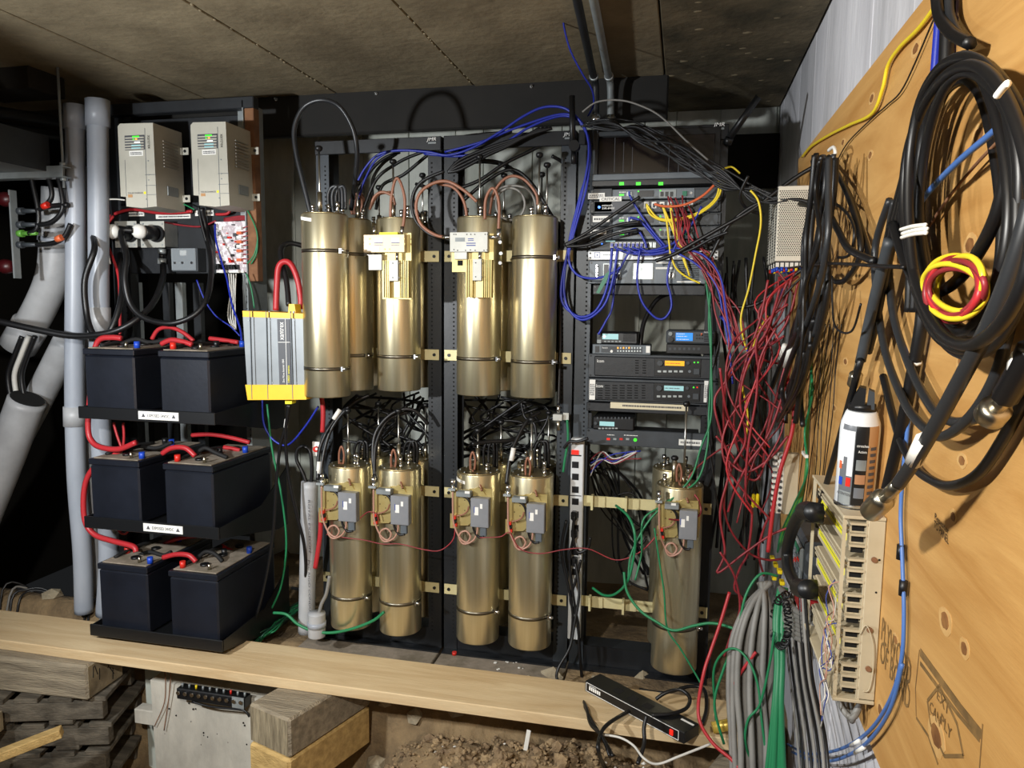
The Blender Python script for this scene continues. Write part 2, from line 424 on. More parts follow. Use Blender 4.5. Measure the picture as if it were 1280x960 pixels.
# loose clods
ico = bmesh.new(); bmesh.ops.create_icosphere(ico, subdivisions=1, radius=1); ico.verts.index_update()
IV = [v.co.copy() for v in ico.verts]; IF = [[v.index for v in f.verts] for f in ico.faces]; ico.free()
def rock(mb, c, s, sd, m=0, fl=.75):
    rg2 = random.Random(sd); ax = [rg2.uniform(.7, 1.3) for _ in range(3)]; rot = Matrix.Rotation(rg2.uniform(0, 6.3), 3, 'Z')
    mb.add([Vector(c)+rot @ Vector((v.x*ax[0]*s*rg2.uniform(.8, 1.2), v.y*ax[1]*s*rg2.uniform(.8, 1.2), v.z*ax[2]*s*fl*rg2.uniform(.8, 1.2))) for v in IV], IF, m, False)
mb = MB(); rr = random.Random(11)
for i in range(5000):
    x = rr.gauss(-.45, .40); y = rr.uniform(1.75, 2.32)
    if x > .3 or x < -1.5: continue
    s = rr.uniform(.002, .009) if rr.random() < .93 else rr.uniform(.009, .022)
    rock(mb, (x, y, ground(x, y)+s*.2), s if i % 3 else s*.8, i, 0 if rr.random() < .975 else 1)
mk('clod', mb, ['clod', 'paper_white'], floor, kind='stuff')
sg = 'loose stones on the dirt mound'
for i, (px, py, s, z) in enumerate([(690, 936, .048, -.34), (660, 945, .03, -.35), (480, 915, .03, -.3), (520, 935, .034, -.33), (570, 942, .03, -.33), (610, 925, .025, -.3), (740, 945, .035, -.36), (470, 950, .04, -.36), (800, 950, .03, -.38)]):
    p = PZ(px, py, z); p.z = ground(p.x, p.y)+s*.15
    m1 = MB(); rock(m1, p, s, 100+i)
    mk('stone', m1, 'stone', None, 'flat pale stone half buried in the dirt mound' if i == 0 else 'rough brown stone lying on the dirt mound', 'stone', None if i == 0 else sg)
m1 = MB().box((-.007, -.002, -.02), (.007, .002, .052), 0, .001, Matrix.Translation(PY(658, 931, 2.2)) @ Matrix.Rotation(.15, 4, 'Y'))
mk('marker_stake', m1, 'paper_white', None, 'small white plastic stake standing in the dirt bank', 'stake')

# ------------------------------------------------------------------ timbers and plank
PT = 0.0
mb = MB().box((-1.55, -.112, -.038), (1.55, .112, 0), 0, .003, Matrix.Translation((-1.33, 2.268, PT)) @ Matrix.Rotation(math.radians(.1), 4, 'Z'))
mk('plank', mb, 'plank_wood', None, 'long pale wooden plank laid across the timbers in front of the racks', 'plank')
def timber(name, c, ang, L, wd, h, m, label):
    M = Matrix.Translation(c) @ Matrix.Rotation(math.radians(ang), 4, 'Z')
    mb = MB(); mb.box((-L/2, -wd/2, 0), (L/2, wd/2, h), 0, .008, M)
    o = mk(name, mb, m, None, label, 'timber')
    for k, sx in enumerate((-1, 1)):
        mb = MB(); rg3 = random.Random(k)
        mb.box((sx*(L/2-.001), -wd/2+.008, .008), (sx*(L/2+.0012), wd/2-.008, h-.008), 0, 0, M); mk('end_face', mb, 'end_grain' if m == 'old_timber' else m, o)
        for q in range(6):
            mb = MB(); yy = rg3.uniform(-wd*.35, wd*.35); zz = rg3.uniform(h*.3, h*.8); a = rg3.uniform(-.6, .6)
            mb.box((0, -.0012, -h*.16), (.002, .0012, h*.16), 0, 0, M @ Matrix.Translation((sx*(L/2+.001), yy, zz)) @ Matrix.Rotation(a, 4, 'X'))
            mk('crack', mb, 'hole', o)
    return o
timber('timber', (-2.425, 2.20, -.172), 3, .72, .19, .134, 'old_timber', 'weathered grey timber under the plank on top of the pallets')
timber('timber', (-1.205, 2.20, -.172), 72, .38, .19, .134, 'old_timber', 'upper old timber with cracked end holding up the middle of the plank')
timber('timber', (-1.205, 2.195, -.315), 72, .38, .19, .142, 'new_timber', 'lower yellowish timber under the cracked timber')
timber('timber', (-2.52, 1.93, -.27), 12, .40, .13, .085, 'old_timber', 'short grey beam end wedged beside the pallet stack')
timber('timber', (.17, 2.12, -.25), 65, .34, .12, .16, 'old_timber', 'old timber block under the right end of the plank')
# pallets
def pallet(c, ang, label):
    M = Matrix.Translation(c) @ Matrix.Rotation(math.radians(ang), 4, 'Z')
    o = thing('pallet', c, label, 'pallet', 'pallets stacked under the grey timber')
    rg4 = random.Random(int(c[2]*1000))
    for yy in (-.24, 0, .24): mk('stringer', MB().box((-.33, yy-.02, .018), (.33, yy+.02, .085), 0, .002, M), 'pallet_wood', o)
    for q in range(6):
        xx = -.30+q*.12
        mk('board', MB().box((xx-.042, -.26, .086), (xx+.042, .26, .104), 0, .002, M), 'pallet_wood', o)
        if q % 2 == 0: mk('board', MB().box((xx-.042, -.26, 0), (xx+.042, .26, .017), 0, .002, M), 'pallet_wood', o)
    return o
pallet((-2.43, 2.31, -.277), 18, 'topmost weathered pallet of the stack under the grey timber')
pallet((-2.42, 2.33, -.385), 17, 'second weathered pallet from the top of the stack')
pallet((-2.44, 2.31, -.493), 19, 'third weathered pallet from the top of the stack')
pallet((-2.43, 2.32, -.60), 18, 'bottom weathered pallet of the stack')
mk('scrap_board', MB().box((-.10, -.02, 0), (.10, .02, .03), 0, .002, Matrix.Translation(PY(38, 935, 1.9)) @ Matrix.Rotation(.6, 4, 'Z') @ Matrix.Rotation(-.25, 4, 'Y')), 'new_timber', None, 'short yellowish scrap board sticking out of the pallets', 'board')
# concrete pier with a terminal strip
p0 = PY(188, 853, 2.3); p1 = PY(323, 870, 2.3)
mb = MB().prism([(p0.x, 2.3, -.165), (p1.x+.02, 2.3, -.18), (p1.x+.05, 2.28, -.66), (p0.x+.03, 2.28, -.66)], (0, .1, 0))
pier = mk('concrete_pier', mb, 'concrete_pier', None, 'pale concrete pier standing under the plank beside the cracked timbers', 'pier')
mb = MB(); rr = random.Random(2)
for i in range(26):
    q = Vector((rr.uniform(p0.x+.05, p1.x-.02), 2.293, rr.uniform(-.5, -.22))); mb.sphere(q, rr.uniform(.0015, .004), 0, 4)
mk('pit_mark', mb, 'hole', pier)
mk('broken_slab', MB().box((-2.03, 2.31, -.36), (-1.93, 2.36, -.30), 0, .004), 'concrete_pier', None, 'small broken slab piece poking out beside the concrete pier', 'slab')
mk('mortar_pad', MB().box((-2.06, 2.41, -.62), (-1.72, 2.47, -.09), 0, .004), 'concrete_back', None, 'greenish concrete block behind the pier under the plank', 'block')
ts = thing('terminal_strip', PY(265, 872, 2.27), 'old black terminal strip with screws lying on the concrete pier', 'terminal strip')
a, b = PY(223, 864, 2.26), PY(308, 877, 2.26)
d = (b-a); M = Matrix.Translation((a+b)/2) @ Matrix.Rotation(-math.atan2(d.z, d.x), 4, 'Y')
Lh = d.length/2
mk('base', MB().box((-Lh, -.012, -.024), (Lh, .03, .018), 0, .003, M), 'black_plastic', ts)
mk('end_plate', MB().box((Lh-.05, -.014, -.022), (Lh-.002, -.0125, .02), 0, 0, M), 'galv_dull', ts)
for q in range(10):
    xx = -Lh+.012+q*(2*Lh-.024)/9
    mb = MB(); mb.cyl(M @ Vector((xx, -.012, .004)), M @ Vector((xx, -.020, .004)), .0075, n=10); mk('screw', mb, 'chrome', ts)
    mb = MB(); mb.cyl(M @ Vector((xx+.004, .004, .018)), M @ Vector((xx+.004, .004, .032)), .004, n=8)
    mk('stud', mb, 'yellow_plastic' if q == 2 else ('red_cap' if q == 7 else 'galv_dull'), ts)
for k in range(2):
    wire('wire', 'rust_shade', .002, [(206+k*7, 838), (207+k*6, 855), (205+k*5, 880), (193+k*12, 908+k*5)], 2.28, 'thin rusty wire hanging down over the face of the concrete pier', group='rusty wires on the pier')
wire('cable', 'black_cable', .004, [(240, 877), (262, 883), (290, 886), (305, 888), (312, 896)], 2.25, 'short black cable tail under the terminal strip on the pier', 'cable')

# rack ledge: black sheet base under the racks
rb = thing('steel_base', (-.75, 2.6, -.09), 'dusty black steel base plates on the ledge under the cavity racks', 'base plate')
for (x0, x1) in [(-1.42, -.872), (-.862, -.375), (-.37, .15)]:
    bx('plate', (x0, 2.40, -.085), (x1, 2.75, -.055), 'battery_top' if x0 < -.5 else 'dirt', rb, .003)
    bx('channel', (x0+.01, 2.62, -.055), (x1-.01, 2.70, .02), 'steel_black', rb, .003)
rr = random.Random(9)
for i in range(26):
    px, py = rr.gauss(625, 30), rr.uniform(815, 838)
    if i < 9: px, py = rr.gauss(640, 8), rr.uniform(818, 830)
    p = PZ(px, py, -.053); s = rr.uniform(.003, .008); m1 = MB(); rock(m1, (p.x, p.y, -.0545+s*.35), s, 300+i, 0, .5)
    mk('plaster_crumb', m1, 'paper_white', None, 'small white crumb of plaster lying on the base plate under the cavities', 'debris', 'plaster crumbs on the rack base')
p = PZ(568, 818, -.053); mb = MB(); mb.cyl((p.x, p.y, -.0545), (p.x, p.y, -.043), .009, n=12)
mk('plastic_cap', mb, 'red_cap', None, 'small round red plastic cap lying on the base plate', 'cap')
# unseen blockers added for shade: conduit tops, then upper racks and ceiling
struct('trim_4', MB().box((-2.088, .86, 1.472), (-2.015, .92, ZC), 0, .003), 'beam_black', 'unseen box added under the ceiling to shade the conduit tops')
struct('trim_3', MB().box((-1.9, .56, 1.645), (-.42, .70, ZC), 0, .004), 'concrete_ceiling', 'unseen concrete beam added under the ceiling to shade the upper racks')

def qbox(name, quad, Y, dep, m, parent=None, c=0, **kw):
    """pixel quad (tl, tr, br, bl) on plane Y extruded backwards"""
    P = [PY(x, y, Y) for x, y in quad]
    return mk(name, MB().prism(P, (0, dep, 0)), m, parent, **kw)
# ================================================================== LEFT: PIPES
def pipe(name, pts, k, r, m, label, coup=(), group=None, parent=None):
    P = path(pts, k, 8); o = mk(name, MB().tube(P, r, 20), m, None, label, 'pipe', group, fixn=False)
    for t, L, rr_, mm in coup:
        i = int(t*(len(P)-1)); i = max(1, min(len(P)-2, i)); d = (P[i+1]-P[i-1]).normalized(); c = P[i]
        mb = MB(); mb.lathe(c-d*L/2, [(r*.98, 0), (rr_, 0), (rr_, L), (r*.98, L)], 20, 0, d); mk('coupling', mb, mm, o)
    return o
pipe('conduit_pipe', [(94, 140), (94, 230), (94, 350), (93, 490), (96, 600), (103, 690), (105, 765)], 2.5, .036, 'pvc_grey', 'grey plastic conduit with a coupling halfway, outermost beside the dark hollow', ((.55, .08, .042, 'pvc_pale'), (.02, .09, .042, 'pvc_grey')))
pipe('conduit_pipe', [(112, 210), (113, 400), (112, 560), (118, 680), (121, 742)], 2.62, .036, 'pvc_pale', 'pale conduit half hidden between two grey conduits')
pipe('conduit_pipe', [(122, 135), (123, 230), (124, 400), (127, 560), (136, 680), (132, 768)], 2.5, .038, 'pvc_grey', 'grey plastic conduit running down beside the battery trays', ((.02, .1, .044, 'pvc_grey'), (.4, .1, .042, 'pvc_pale')))
pipe('drain_pipe', [(74, 236), (71, 300), (66, 345), (50, 385), (22, 434)], 2.68, .066, 'pvc_pale', 'thick pale plastic pipe bending down to an open bell end', ((.28, .02, .072, 'pvc_grey'), (.93, .13, .075, 'pvc_pale')))
pipe('drain_pipe', [(34, 500), (4, 580), (-40, 690), (-92, 815)], 2.6, .075, 'pvc_pale', 'thick open-topped pale pipe leaning towards the dark hollow')
pipe('drain_pipe', [(86, 425), (50, 495), (0, 590), (-40, 665), (-112, 800)], 2.74, .06, 'pvc_pale', 'second thick leaning pipe behind the open-topped one')
mb = MB(); p = PY(34, 499, 2.6); d = (PY(34, 500, 2.6)-PY(4, 580, 2.6)).normalized(); mb.cyl(p+d*.002, p+d*.006, .066, n=20)
mk('pipe_mouth', mb, 'hole', [o for o in COL.objects if o.name.startswith('drain_pipe')][1])
for k, (x0, x1) in enumerate([(14, 10), (22, 18), (30, 27)]):
    wire('cable', ['black_cable', 'white_cable', 'black_cable'][k], .011, [(x0+14, 420), (x0+4, 445), (x1, 470), (x1+4, 500)], 2.62, ['black cable bridging the gap between two open pipe ends', 'white cable bridging the gap between two open pipe ends', 'dark cable beside the white one between the open pipe ends'][k], 'cable')
# strut, trough and ceiling block
a = PY(83, 215, 2.42)
st = thing('strut_channel', (a.x-.3, 2.42, a.z-.02), 'bright galvanised strut channel hung beside the conduits', 'strut')
bx('web', (a.x-.75, 2.40, a.z-.021), (a.x, 2.404, a.z+.021), 'galv', st)
bx('flange', (a.x-.75, 2.404, a.z+.017), (a.x, 2.445, a.z+.021), 'galv', st); bx('flange', (a.x-.75, 2.404, a.z-.021), (a.x, 2.445, a.z-.017), 'galv', st)
p = PY(75, 214, 2.41)
mb = MB(); mb.cyl((p.x, 2.425, p.z-.06), (p.x, 2.425, ZC), .005, n=8); ro = mk('threaded_rod', mb, 'galv_dull', None, 'thin threaded rod holding up the strut channel', 'rod')
for zz in (p.z-.034, p.z+.022):
    mb = MB(); mb.cyl((p.x, 2.425, zz), (p.x, 2.425, zz+.012), .012, n=6); mk('nut', mb, 'galv', ro)
p = PY(62, 186, 2.42)
tr = thing('cable_trough', (p.x-.3, 2.0, 1.76), 'dark sheet metal cable trough above the strut channel', 'trough')
bx('side_plate', (p.x-.006, 1.35, 1.765), (p.x, 2.42, 1.90), 'steel_black', tr, .002)
bx('bottom_plate', (p.x-.5, 1.35, 1.765), (p.x-.006, 2.42, 1.771), 'galv_dull', tr); bx('end_plate', (p.x-.5, 2.414, 1.771), (p.x-.006, 2.42, 1.90), 'steel_black', tr)
bx('ceiling_block', (-2.72, 2.38, 2.07), (-2.42, 2.55, ZC), 'dark_wall', None, .004, label='dark block fixed under the ceiling above the cable trough', cat='block')
for k, (z, yy) in enumerate([(2.0, 2.3), (1.95, 2.36)]):
    mb = MB(); mb.cyl((-3.2, yy-.5, z+.03), (-2.5, yy+.3, z), .022, n=12)
    mk('dark_pipe', mb, 'steel_black', None, 'dark pipe running above the cable trough towards the hollow', 'pipe', 'dark pipes above the trough')
# insulated bus board
p = PY(20, 295, 2.45)
bb = thing('bus_board', (p.x, 2.4, PY(20, 348, 2.45).z), 'upright board edge with dark red insulators in the hollow', 'board')
bx('board', (p.x-.004, 2.43, PY(20, 348, 2.45).z), (p.x+.004, 2.46, PY(20, 238, 2.45).z), 'galv_dull', bb)
for py in (249, 333):
    q = PY(16, py, 2.445); mb = MB(); mb.lathe((q.x, 2.445, q.z), [(.0, 0), (.02, 0), (.028, .02), (.03, .04), (.02, .06), (.02, .08), (0, .08)], 14, 0, (-1, 0, 0)); mk('insulator', mb, 'insulator_red', bb)
for k, py in enumerate((264, 281, 292, 306)):
    q = PY(20, py, 2.44); lug = MB()
    lug.cyl(q+Vector((.012, 0, 0)), q+Vector((.035, 0, 0)), .014, n=10); lug.cyl(q+Vector((.035, 0, 0)), q+Vector((.10, 0, .0)), .010, .007, n=10)
    mk('cable_lug', lug, 'lime_cable' if k == 2 else 'dark_grey', bb)
cg = 'black cables between the insulator board and the conduits'
for pts in ([(46, 263), (62, 258), (85, 256)], [(46, 281), (64, 278), (78, 262), (76, 236), (70, 215)], [(46, 306), (66, 304), (80, 296), (88, 280)], [(36, 292), (46, 286), (48, 265), (40, 225), (38, 205)], [(56, 258), (64, 248), (64, 235), (58, 215)]):
    wire('cable', 'black_cable', .010, pts, 2.44, 'black cable looping between the insulator board and the conduits', 'cable', cg)
for (px, py, mm) in [(57, 257, 'red_cap'), (74, 298, 'orange_cable')]:
    q = PY(px, py, 2.425); mb = MB(); mb.cyl(q-Vector((.012, 0, .004)), q+Vector((.012, 0, .004)), .0125, n=10)
    mk('tape_band', mb, mm, None, ('red' if mm == 'red_cap' else 'orange')+' tape band wrapped on a black cable beside the conduits', 'tape')
# coil of wire on the ground
for k in range(4):
    rr = random.Random(k); c = PZ(62+k*3, 748, -.0); P = []
    for i in range(14):
        t = 2*math.pi*i/14; R = .15+.03*k+rr.uniform(-.012, .012)
        x, y = c.x+R*math.cos(t)*1.15, c.y+R*.7*math.sin(t); P.append(Vector((x, y, ground(x, y)+.012+.008*k+.01*math.sin(3*t+k))))
    mk('loose_cable', MB().tube(catmull(P, 4, True), .005, 6, 0, True), ['black_cable', 'coax_dark', 'grey_cable', 'black_cable'][k], None, ['black', 'dark', 'grey', 'outermost black'][k]+' loop of cable lying on the dirt beside the conduits', 'cable', None, fixn=False)
for i, (px, py, s) in enumerate([(20, 765, .05), (65, 745, .04), (55, 755, .035), (85, 762, .03)]):
    p = PZ(px, py, -.02); m1 = MB(); rock(m1, (p.x, p.y, ground(p.x, p.y)+s*.3), s, 500+i); mk('stone', m1, 'stone', None, 'grey stone on the dirt among the cable loops', 'stone', 'stones by the cable loops')

# ================================================================== BATTERY RACK
br = thing('battery_rack', (-1.95, 2.7, -.07), 'steel battery rack frame with three black trays', 'rack')
def hole_row(x, Y, z0, z1, step, r, parent, mm='hole', name='hole_row'):
    mb = MB(); z = z0
    while z < z1: mb.box((x-r, Y-.0006, z-r), (x+r, Y, z+r)); z += step
    return mk(name, mb, mm, parent, kind='stuff')
for x0, nm in ((-2.33, 0), (-1.755, 1)):
    f = bx('post', (x0, 2.70, -.07), (x0+.045, 2.705, 2.06), 'galv_dull' if nm else 'steel_black', br); hole_row(x0+.02, 2.70, 0, 1.6, .025, .0035, f)
    bx('post', ((x0+.045) if nm else x0-.005, 2.66, -.07), ((x0+.05) if nm else x0, 2.80, 2.06), 'galv_dull' if nm else 'steel_black', br)
bx('top_bar', (-2.34, 2.66, 2.03), (-1.66, 2.70, 2.075), 'steel_black', br, .003)
bx('post', (-1.70, 2.66, 1.36), (-1.66, 2.70, 2.03), 'rust_shade', br, .002)  # rust colour also holds the shade on the upper post
bx('back_panel', (-2.30, 2.715, PY(230, 342, 2.715).z), (-1.70, 2.73, 2.02), 'steel_black', br, .002)
ZT = (.872, .462, .045)
for zt in ZT:
    t = bx('tray', (-2.125, 2.235, zt-.008), (-1.575, 2.69, zt), 'black_plastic', br)
    mk('front_lip', MB().box((-2.135, 2.228, zt-.022), (-1.572, 2.236, zt+.022), 0, .002), 'black_plastic', t)
    mk('rear_lip', MB().box((-2.125, 2.682, zt), (-1.575, 2.69, zt+.03)), 'black_plastic', t)
    for xs in (-2.13, -1.574):
        mk('side_gusset', MB().prism([(xs, 2.236, zt-.02), (xs, 2.236, zt+.02), (xs, 2.50, zt+.03), (xs, 2.69, zt+.14), (xs, 2.69, zt-.10), (xs, 2.62, zt-.10)], (.003, 0, 0)), 'black_plastic', t)
    for xs in (-1.70,): mk('tray_bracket', MB().box((xs-.03, 2.695, zt-.09), (xs-.005, 2.70, zt+.14)), 'black_matte', t)
for k, (x0, y0, x1, y1) in enumerate([(173, 513.5, 223, 521.5), (179, 649.5, 228, 657.5)]):
    o = mk('warning_label', MB().box((RY(x0, y0, x1, y1, 2.227)[0], 2.2265, ZT[k]-.013), (RY(x0, y0, x1, y1, 2.227)[1], 2.2278, ZT[k]+.016)), 'white_label', None, 'white EXPOSED 24VDC label on the %s battery tray' % ('top', 'middle')[k], 'label')
    X0, X1, _, _ = RY(x0, y0, x1, y1, 2.226)
    txt('EXPOSED 24VDC', ((X0+X1)/2, 2.2262, ZT[k]+.0015), .011, (1, 0, 0), (0, 0, 1), 'label_ink', o, (X1-X0)*.55)
    for xx in (X0+.02, X1-.02):
        m1 = MB(); m1.prism([(xx-.008, 2.2258, ZT[k]-.005), (xx+.008, 2.2258, ZT[k]-.005), (xx, 2.2258, ZT[k]+.009)], (0, .0004, 0)); mk('warning_mark', m1, 'label_ink', o)
def battery(x0, x1, z0, z1, label, caps):
    o = thing('battery', ((x0+x1)/2, 2.43, z0), label, 'battery'); yf, yb = 2.247, 2.625
    bx('case', (x0, yf, z0), (x1, yb, z1-.028), 'battery_blue', o, .006)
    bx('lid', (x0-.003, yf-.003, z1-.026), (x1+.003, yb+.003, z1-.004), 'battery_blue', o, .003)
    bx('lid_top', (x0+.01, yf+.01, z1-.004), (x1-.01, yb-.01, z1), 'battery_top', o, .001)
    for fx, fy, mm in caps:
        p = Vector((x0+(x1-x0)*fx, yf+(yb-yf)*fy, z1)); m1 = MB(); m1.cyl(p, p+Vector((0, 0, .024)), .0105, n=12)
        po = mk('terminal_cap', m1, mm, o)
    m1 = MB(); m1.tube(catmull([(x0+.03, yf+.05, z1+.004), (x0+.04, yf+.15, z1+.014), (x0+.05, yf+.28, z1+.006)], 4), .007, 6); mk('lift_strap', m1, 'black_matte', o)
    for q in range(3):
        m1 = MB(); m1.cyl((x0+(x1-x0)*.5, yf+.07+q*.11, z1), (x0+(x1-x0)*.5, yf+.07+q*.11, z1+.007), .017, n=12); mk('vent_cap', m1, 'black_plastic', o)
    m1 = MB(); m1.cyl((x0+(x1-x0)*.72, yf+.035, z1), (x0+(x1-x0)*.72, yf+.035, z1+.022), .006, n=8); mk('bolt', m1, 'nickel', o)
    return o
BL = []
nm = ('top', 'middle', 'bottom')
for k, zt in enumerate(ZT):
    zh = (1.108, .702, .305)[k]; dx = (0, 0, .015)[k]
    battery(-2.115+dx, -1.905+dx, zt+.002, zh, 'dark navy battery at the conduit side of the %s tray' % nm[k], [(.93, .10, 'blue_cap'), (.62, .75, 'blue_cap'), (.15, .30, 'red_cap') if k == 2 else (.4, .8, 'black_plastic')])
    battery(-1.80+dx*.3, -1.602+dx*.3, zt+.002, zh, 'dark navy battery at the inverter side of the %s tray' % nm[k], [(.18, .08, 'red_cap'), (.9, .62, 'blue_cap'), (.5, .5, 'black_plastic')])
rc = 'thick red battery cables'
wire('battery_cable', 'red_cable', .011, [(152, 423), (140, 422), (124, 425), (117, 445), (113, 490), (110, 535), (116, 553), (130, 560), (150, 561), (170, 553)], [2.35, 2.3], 'thick red cable dropping from the top tray to the middle tray', 'cable', rc)
wire('battery_cable', 'red_cable', .011, [(150, 563), (128, 577), (112, 592), (105, 615), (106, 650), (118, 668), (140, 676), (166, 683), (170, 690)], [2.33, 2.3], 'thick red cable curving from the middle tray to the bottom tray', 'cable', rc)
wire('battery_cable', 'red_cable', .010, [(202, 430), (215, 425), (232, 428), (240, 431)], 2.33, 'short red jumper between the two top batteries', 'cable', rc)
wire('battery_cable', 'red_cable', .010, [(203, 567), (215, 560), (232, 560), (244, 570)], 2.32, 'short red jumper between the two middle batteries', 'cable', rc)
wire('battery_cable', 'red_cable', .010, [(204, 697), (220, 693), (236, 694), (245, 702)], 2.32, 'short red jumper between the two bottom batteries', 'cable', rc)
wire('battery_cable', 'red_cable', .008, [(190, 424), (198, 412), (212, 409), (228, 415), (242, 426)], 2.45, 'thin red cable arching over the top batteries', 'cable', rc)
for pts, lb in [([(262, 423), (278, 425), (298, 428)], 'red cable end on the rear of the top tray'), ([(280, 559), (292, 561), (300, 563)], 'red cable end beside a blue cap on the middle tray'), ([(277, 682), (285, 687), (294, 690)], 'red cable end beside a blue cap on the bottom tray'), ([(240, 544), (262, 543), (284, 546), (312, 553)], 'dark red cable along the rear of the middle tray'), ([(198, 684), (220, 674), (245, 670)], 'dark red cable along the rear of the bottom tray')]:
    wire('battery_cable', 'red_cable', .009, pts, 2.5, lb, 'cable', rc)
for pts in ([(152, 430), (170, 424), (188, 428), (210, 424)], [(155, 566), (172, 558), (196, 560), (215, 553)], [(165, 700), (185, 690), (204, 694), (214, 690)], [(245, 568), (256, 560), (270, 566), (284, 572)], [(246, 700), (256, 690), (268, 692), (278, 702)]):
    wire('battery_lead', 'black_matte', .008, pts, 2.36, 'short black lead lying across the battery tops', 'cable', 'black leads on the batteries')
wire('wire', 'red_cable', .005, [(142, 528), (146, 543), (152, 560)], 2.4, 'thin red wire hanging below the top tray', group='thin red wires below the top tray')
wire('wire', 'red_cable', .005, [(154, 528), (155, 545), (154, 560)], 2.4, 'thin red wire hanging below the top tray', group='thin red wires below the top tray')
wire('wire', 'red_cable', .005, [(145, 655), (150, 665), (157, 667), (162, 660)], 2.4, 'small red loop below the middle tray')

# ------------------------------------------------------------------ chargers
def charger(dx, dy, label):
    Y = 2.50
    def S(x, y): return x+dx, y+dy
    o = thing('battery_charger', PY(*S(175, 262), 2.58), label, 'charger')
    P = [PY(*S(*q), Y) for q in [(147, 158), (150, 154.5), (191, 153.5), (196, 258), (178, 260), (158, 258), (157.5, 246), (151, 245.5)]]
    body = mk('body', MB().prism(P, (0, .165, 0)), 'charger_grey', o)
    for (x0, y0, x1, y1) in [(181.5, 218, 195, 218.6), (182, 231.5, 195.5, 232), (184, 243, 196, 243.5), (157, 200, 157.4, 245)]: fc('seam', *S(x0, y0), *S(x1, y1), Y, .0008, 'slate', body)
    mk('seam', MB().prism([PY(*S(*q), Y-.0006) for q in [(180.5, 160), (181.1, 160), (184.6, 259), (184.0, 259)]], (0, .0006, 0)), 'slate', body)
    d = fc('display', *S(156.2, 169), *S(181, 187.5), Y, .002, 'panel_grey', o, .001)
    for q in range(5):
        y = 170.2+q*3.4
        fc('display_slat', *S(156.6, y+1.2), *S(180, y+2.9), Y-.0022, .002, 'charger_grey', d)
    fc('status_light', *S(165.5, 169.8), *S(174, 171.6), Y-.004, .001, 'led_green', d); fc('status_light', *S(169, 173), *S(171.5, 174.8), Y-.004, .001, 'led_amber', d)
    fc('status_light', *S(166, 173.4), *S(167.6, 175), Y-.004, .001, 'led_green', d); fc('status_light', *S(168, 177), *S(175, 178.5), Y-.004, .001, 'lcd_white', d)
    fc('status_light', *S(164.5, 181), *S(176, 182.4), Y-.004, .001, 'lcd_cyan', d); fc('status_light', *S(164.5, 184.4), *S(176, 185.8), Y-.004, .001, 'lcd_cyan', d)
    txtpx('xantrex', *S(184.7, 169), *S(188, 186), Y, 'marker', o, -1)
    label_px(*S(161.8, 188.4), *S(179, 195), Y, 'white_label', o, rows=2, seed=3)
    txtpx('TRUECHARGE', *S(160, 240.3), *S(179, 242.3), Y, 'label_ink', o); fc('badge', *S(180, 239.5), *S(182.6, 242.5), Y, .001, 'yellow_label', o)
    fc('badge', *S(160.3, 243.2), *S(165.8, 246.8), Y, .001, 'can_tan', o)
    for q in ((185.5, 201), (186, 218.5), (186, 225), (183, 249)):
        p = PY(*S(*q), Y); m1 = MB(); m1.cyl(p, p-Vector((0, .002, 0)), .0025, n=8); mk('screw', m1, 'galv_dull', o)
    xr = PY(*S(193.5, 200), Y).x; z0 = P[3].z; z1 = P[2].z
    m1 = MB(); m1.box((xr+.0035, 2.56, z0+.05), (xr+.0075, 2.62, z0+.085)); mk('rating_label', m1, 'galv_dull', o)
    for q in range(9): bx('vent_slot', (xr+.003, 2.545, z1-.06-q*.012), (xr+.0072, 2.63, z1-.056-q*.012), 'charger_seam', o)
    for zz in (z1-.075, z0+.05):
        m1 = MB(); m1.box((xr-.01, 2.655, zz-.014), (xr+.033, 2.659, zz+.014), 0, .001); e = mk('mounting_ear', m1, 'charger_grey', o)
        m1 = MB(); m1.cyl((xr+.018, 2.6545, zz), (xr+.018, 2.652, zz), .006, n=8); mk('ear_slot', m1, 'black_plastic', e)
    return o
charger(0, 0, 'beige grey charger nearer the conduits on the black back panel')
charger(91, -1.5, 'beige grey charger nearer the inverter on the black back panel')
# ------------------------------------------------------------------ boxes under the chargers
YB = 2.715
def outlet(x0, x1, label, lab2):
    o = thing('outlet_box', PY((x0+x1)/2, 310, 2.66), label, 'outlet')
    fc('box', x0+2, 279, x1-1, 308, 2.63, 0, 'galv_dull', o, .002, .085)
    pl = fc('cover_plate', x0, 276.5, x1, 309.5, 2.63, .003, 'white_metal', o, .001)
    for q in ((x0+3, 280), (x1-3, 280), (x0+3, 306), (x1-3, 306)):
        p = PY(*q, 2.627); m1 = MB(); m1.cyl(p, p-Vector((0, .002, 0)), .004, n=8); mk('screw', m1, 'galv', pl)
    c = PY((x0+x1)/2+6, 292.5, 2.627); m1 = MB(); m1.cyl(c, c-Vector((0, .012, 0)), .034, n=24); mk('socket', m1, 'black_plastic', o)
    g = c-Vector((0, .0125, 0)); pl = thing('power_plug', g-Vector((0, .05, .03)), lab2, 'plug')
    ax = Vector((-.35, -.9, .05)).normalized()
    m1 = MB(); m1.lathe(g, [(0, 0), (.028, 0), (.027, .045), (.024, .05), (0, .05)], 18, 0, ax); mk('plug_body', m1, 'black_plastic', pl)
    m1 = MB(); m1.lathe(g+ax*.05, [(0, 0), (.026, 0), (.03, .012), (.026, .03), (.014, .042), (0, .042)], 18, 0, ax); mk('plug_collar', m1, 'white_label', pl)
    return g+ax*.092
e1 = outlet(144, 171.5, 'metal outlet box nearer the conduits with a black socket', 'white and black plug in the outlet box nearer the conduits')
e2 = outlet(176, 206, 'metal outlet box nearer the clear relay box', 'white and black plug in the outlet box nearer the relay box')
cbl = 'thick black power cords of the battery chargers'
